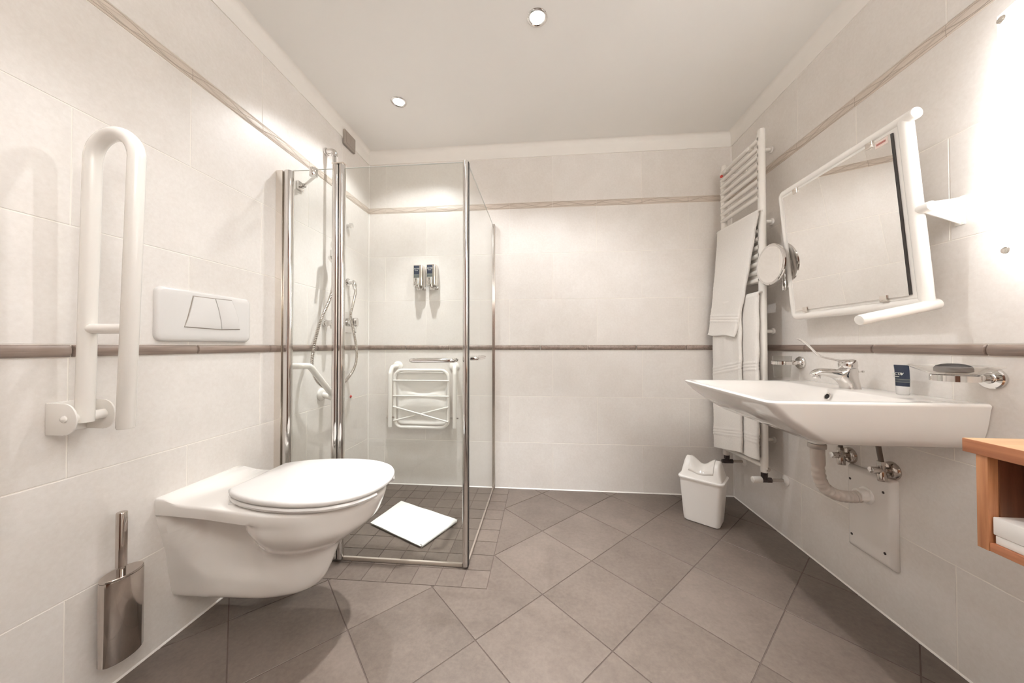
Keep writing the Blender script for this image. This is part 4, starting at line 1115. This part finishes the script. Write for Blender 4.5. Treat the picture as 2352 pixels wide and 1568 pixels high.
for i, p in enumerate(sp_):
    u = i / (len(sp_) - 1); rr_.append(.0212 if p.z > .50 else (.0185 + .0018 * (1 if i % 6 < 3 else 0) + random.uniform(-.0006, .0006)))
b = B(); b.tube(sp_, rr_, 22); b.build('flexible_pipe', GREYPL, t)
b = B(); b.cyl((.995, 1.296, .556), (.995, 1.296, .574), .027, 18, .003); b.build('slip_nut', plain('slip_nut_metal', (.45, .41, .38), .3, .7), t)
b = B(); b.cyl((.995, 1.296, .575), (.995, 1.296, .6445), .0235, 22); b.build('tail_piece', PLASTIC, t)
b = B(); b.lathe((XR - .0195, 1.296, .392), (-1, 0, 0), [(.03, 0), (.029, .003), (.023, .006), (.0225, .03), (.0, .03)], 26); b.build('wall_sleeve', PLASTIC, t)
def angle_valve(y, z, label, pipe):
    t = thing('angle_valve', label, 'valve', (XR, y, z), 'angle valves under the basin')
    b = B(); b.lathe((XR - .0005, y, z), (-1, 0, 0), [(.030, 0), (.029, .005), (.022, .012), (.012, .014), (0, .014)], 28); b.build('rosette', STEEL, t)
    b = B(); b.cyl((XR - .012, y, z), (XR - .05, y, z), .0105, 18, .001); b.cyl((XR - .034, y, z), (XR - .034, y, z + .024), .0105, 16); b.cyl((XR - .034, y, z + .018), (XR - .034, y, z + .03), .012, 6); b.build('body', STEEL, t)
    b = B(); b.cyl((XR - .034, y, z - .002), (XR - .036, y - .006, z - .036), .0125, 20, .002); b.build('cap_nut', STEEL, t)
    b = B(); b.cyl((XR - .048, y, z), (XR - .068, y, z), .0115, 20, .002); b.box((XR - .069, y - .009, z - .001), (XR - .067, y + .009, z + .001)); b.build('spindle', CHROME, t)
    b = B(); b.tube(catmull(pipe, 8), .0072, 14); b.build('supply_hose', plain('supply_hose_grey', (.16, .13, .11), .4, .5), t)
    return t
angle_valve(1.378, .508, 'left angle valve under the basin, beside the drain pipe', [(XR - .034, 1.378, .535), (XR - .036, 1.378, .58), (XR - .04, 1.37, .655)])
angle_valve(1.226, .507, 'right angle valve under the basin with its hose in view', [(XR - .034, 1.226, .535), (XR - .036, 1.232, .58), (XR - .04, 1.24, .655)])

# ------------------------------------------------------------------ wooden shelf and box
t = thing('wall_shelf', 'orange larch wood open box shelf on the right wall at the right edge', 'shelf', (XR, .5, .6))
SX0 = .882
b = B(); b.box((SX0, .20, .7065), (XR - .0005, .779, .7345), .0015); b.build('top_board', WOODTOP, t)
b = B(); b.box((SX0 - .0012, .20, .7068), (SX0 + .004, .7785, .7342), .001); b.build('front_edge', WOOD, t)
for y in (.7415, .22):
    b = B(); b.box((SX0 + .002, y, .52), (XR - .0005, y + .018, .7064), .001); b.build('side_board', WOODV, t)
b = B(); b.box((SX0 + .003, .238, .5205), (XR - .0005, .7412, .5375), .001); b.build('bottom_board', WOOD, t)
b = B(); b.box((XR - .012, .239, .538), (XR - .0006, .7405, .706)); b.build('back_board', WOODIN, t)  # back board in the wood darkened to stand for shade
b = B(); b.box((SX0 + .02, .7385, .538), (XR - .013, .7413, .706)); b.build('inner_shade_sheet', WOODIN, t)  # thin sheet added to paint shade on the inner side
t = thing('storage_box', 'white lidded storage box inside the wooden shelf', 'box', (1.0, .62, .538))
b = B(); b.box((SX0 + .008, .50, .5378), (XR - .03, .737, .5545), .0015); b.build('base', PLASTIC, t)
b = B(); b.box((SX0 + .006, .498, .555), (XR - .028, .739, .590), .002); b.build('lid', PLASTIC, t)

# ------------------------------------------------------------------ camera, world, view
cd = bpy.data.cameras.new('camera'); cam = bpy.data.objects.new('camera', cd); C.objects.link(cam)
cd.sensor_fit = 'HORIZONTAL'; cd.sensor_width = 36.0; cd.lens = 757.7239 / 2352 * 36.0; cd.clip_start = .01
yaw, pitch, roll = .0893, .0122, .0006
Rz = Matrix.Rotation(yaw, 3, 'Z'); Rx = Matrix.Rotation(pitch, 3, 'X'); Ry = Matrix.Rotation(roll, 3, 'Y')
M = Rz @ Rx @ Ry @ Matrix.Rotation(PI / 2, 3, 'X')
cam.matrix_world = Matrix.Translation((0, 0, .9284)) @ M.to_4x4()
bpy.context.scene.camera = cam
w = bpy.data.worlds.new('world'); bpy.context.scene.world = w; w.use_nodes = True
w.node_tree.nodes['Background'].inputs['Color'].default_value = (1, .96, .9, 1); w.node_tree.nodes['Background'].inputs['Strength'].default_value = .1
sc = bpy.context.scene
sc.view_settings.view_transform = 'Standard'; sc.view_settings.look = 'None'; sc.view_settings.gamma = 1.0; sc.view_settings.use_curve_mapping = False
sc.view_settings.exposure = 0.36
sc.cycles.max_bounces = 14; sc.cycles.diffuse_bounces = 8; sc.cycles.glossy_bounces = 6; sc.cycles.transparent_max_bounces = 24
sc.cycles.use_denoising = True
sc.cycles.sample_clamp_indirect = 6.0
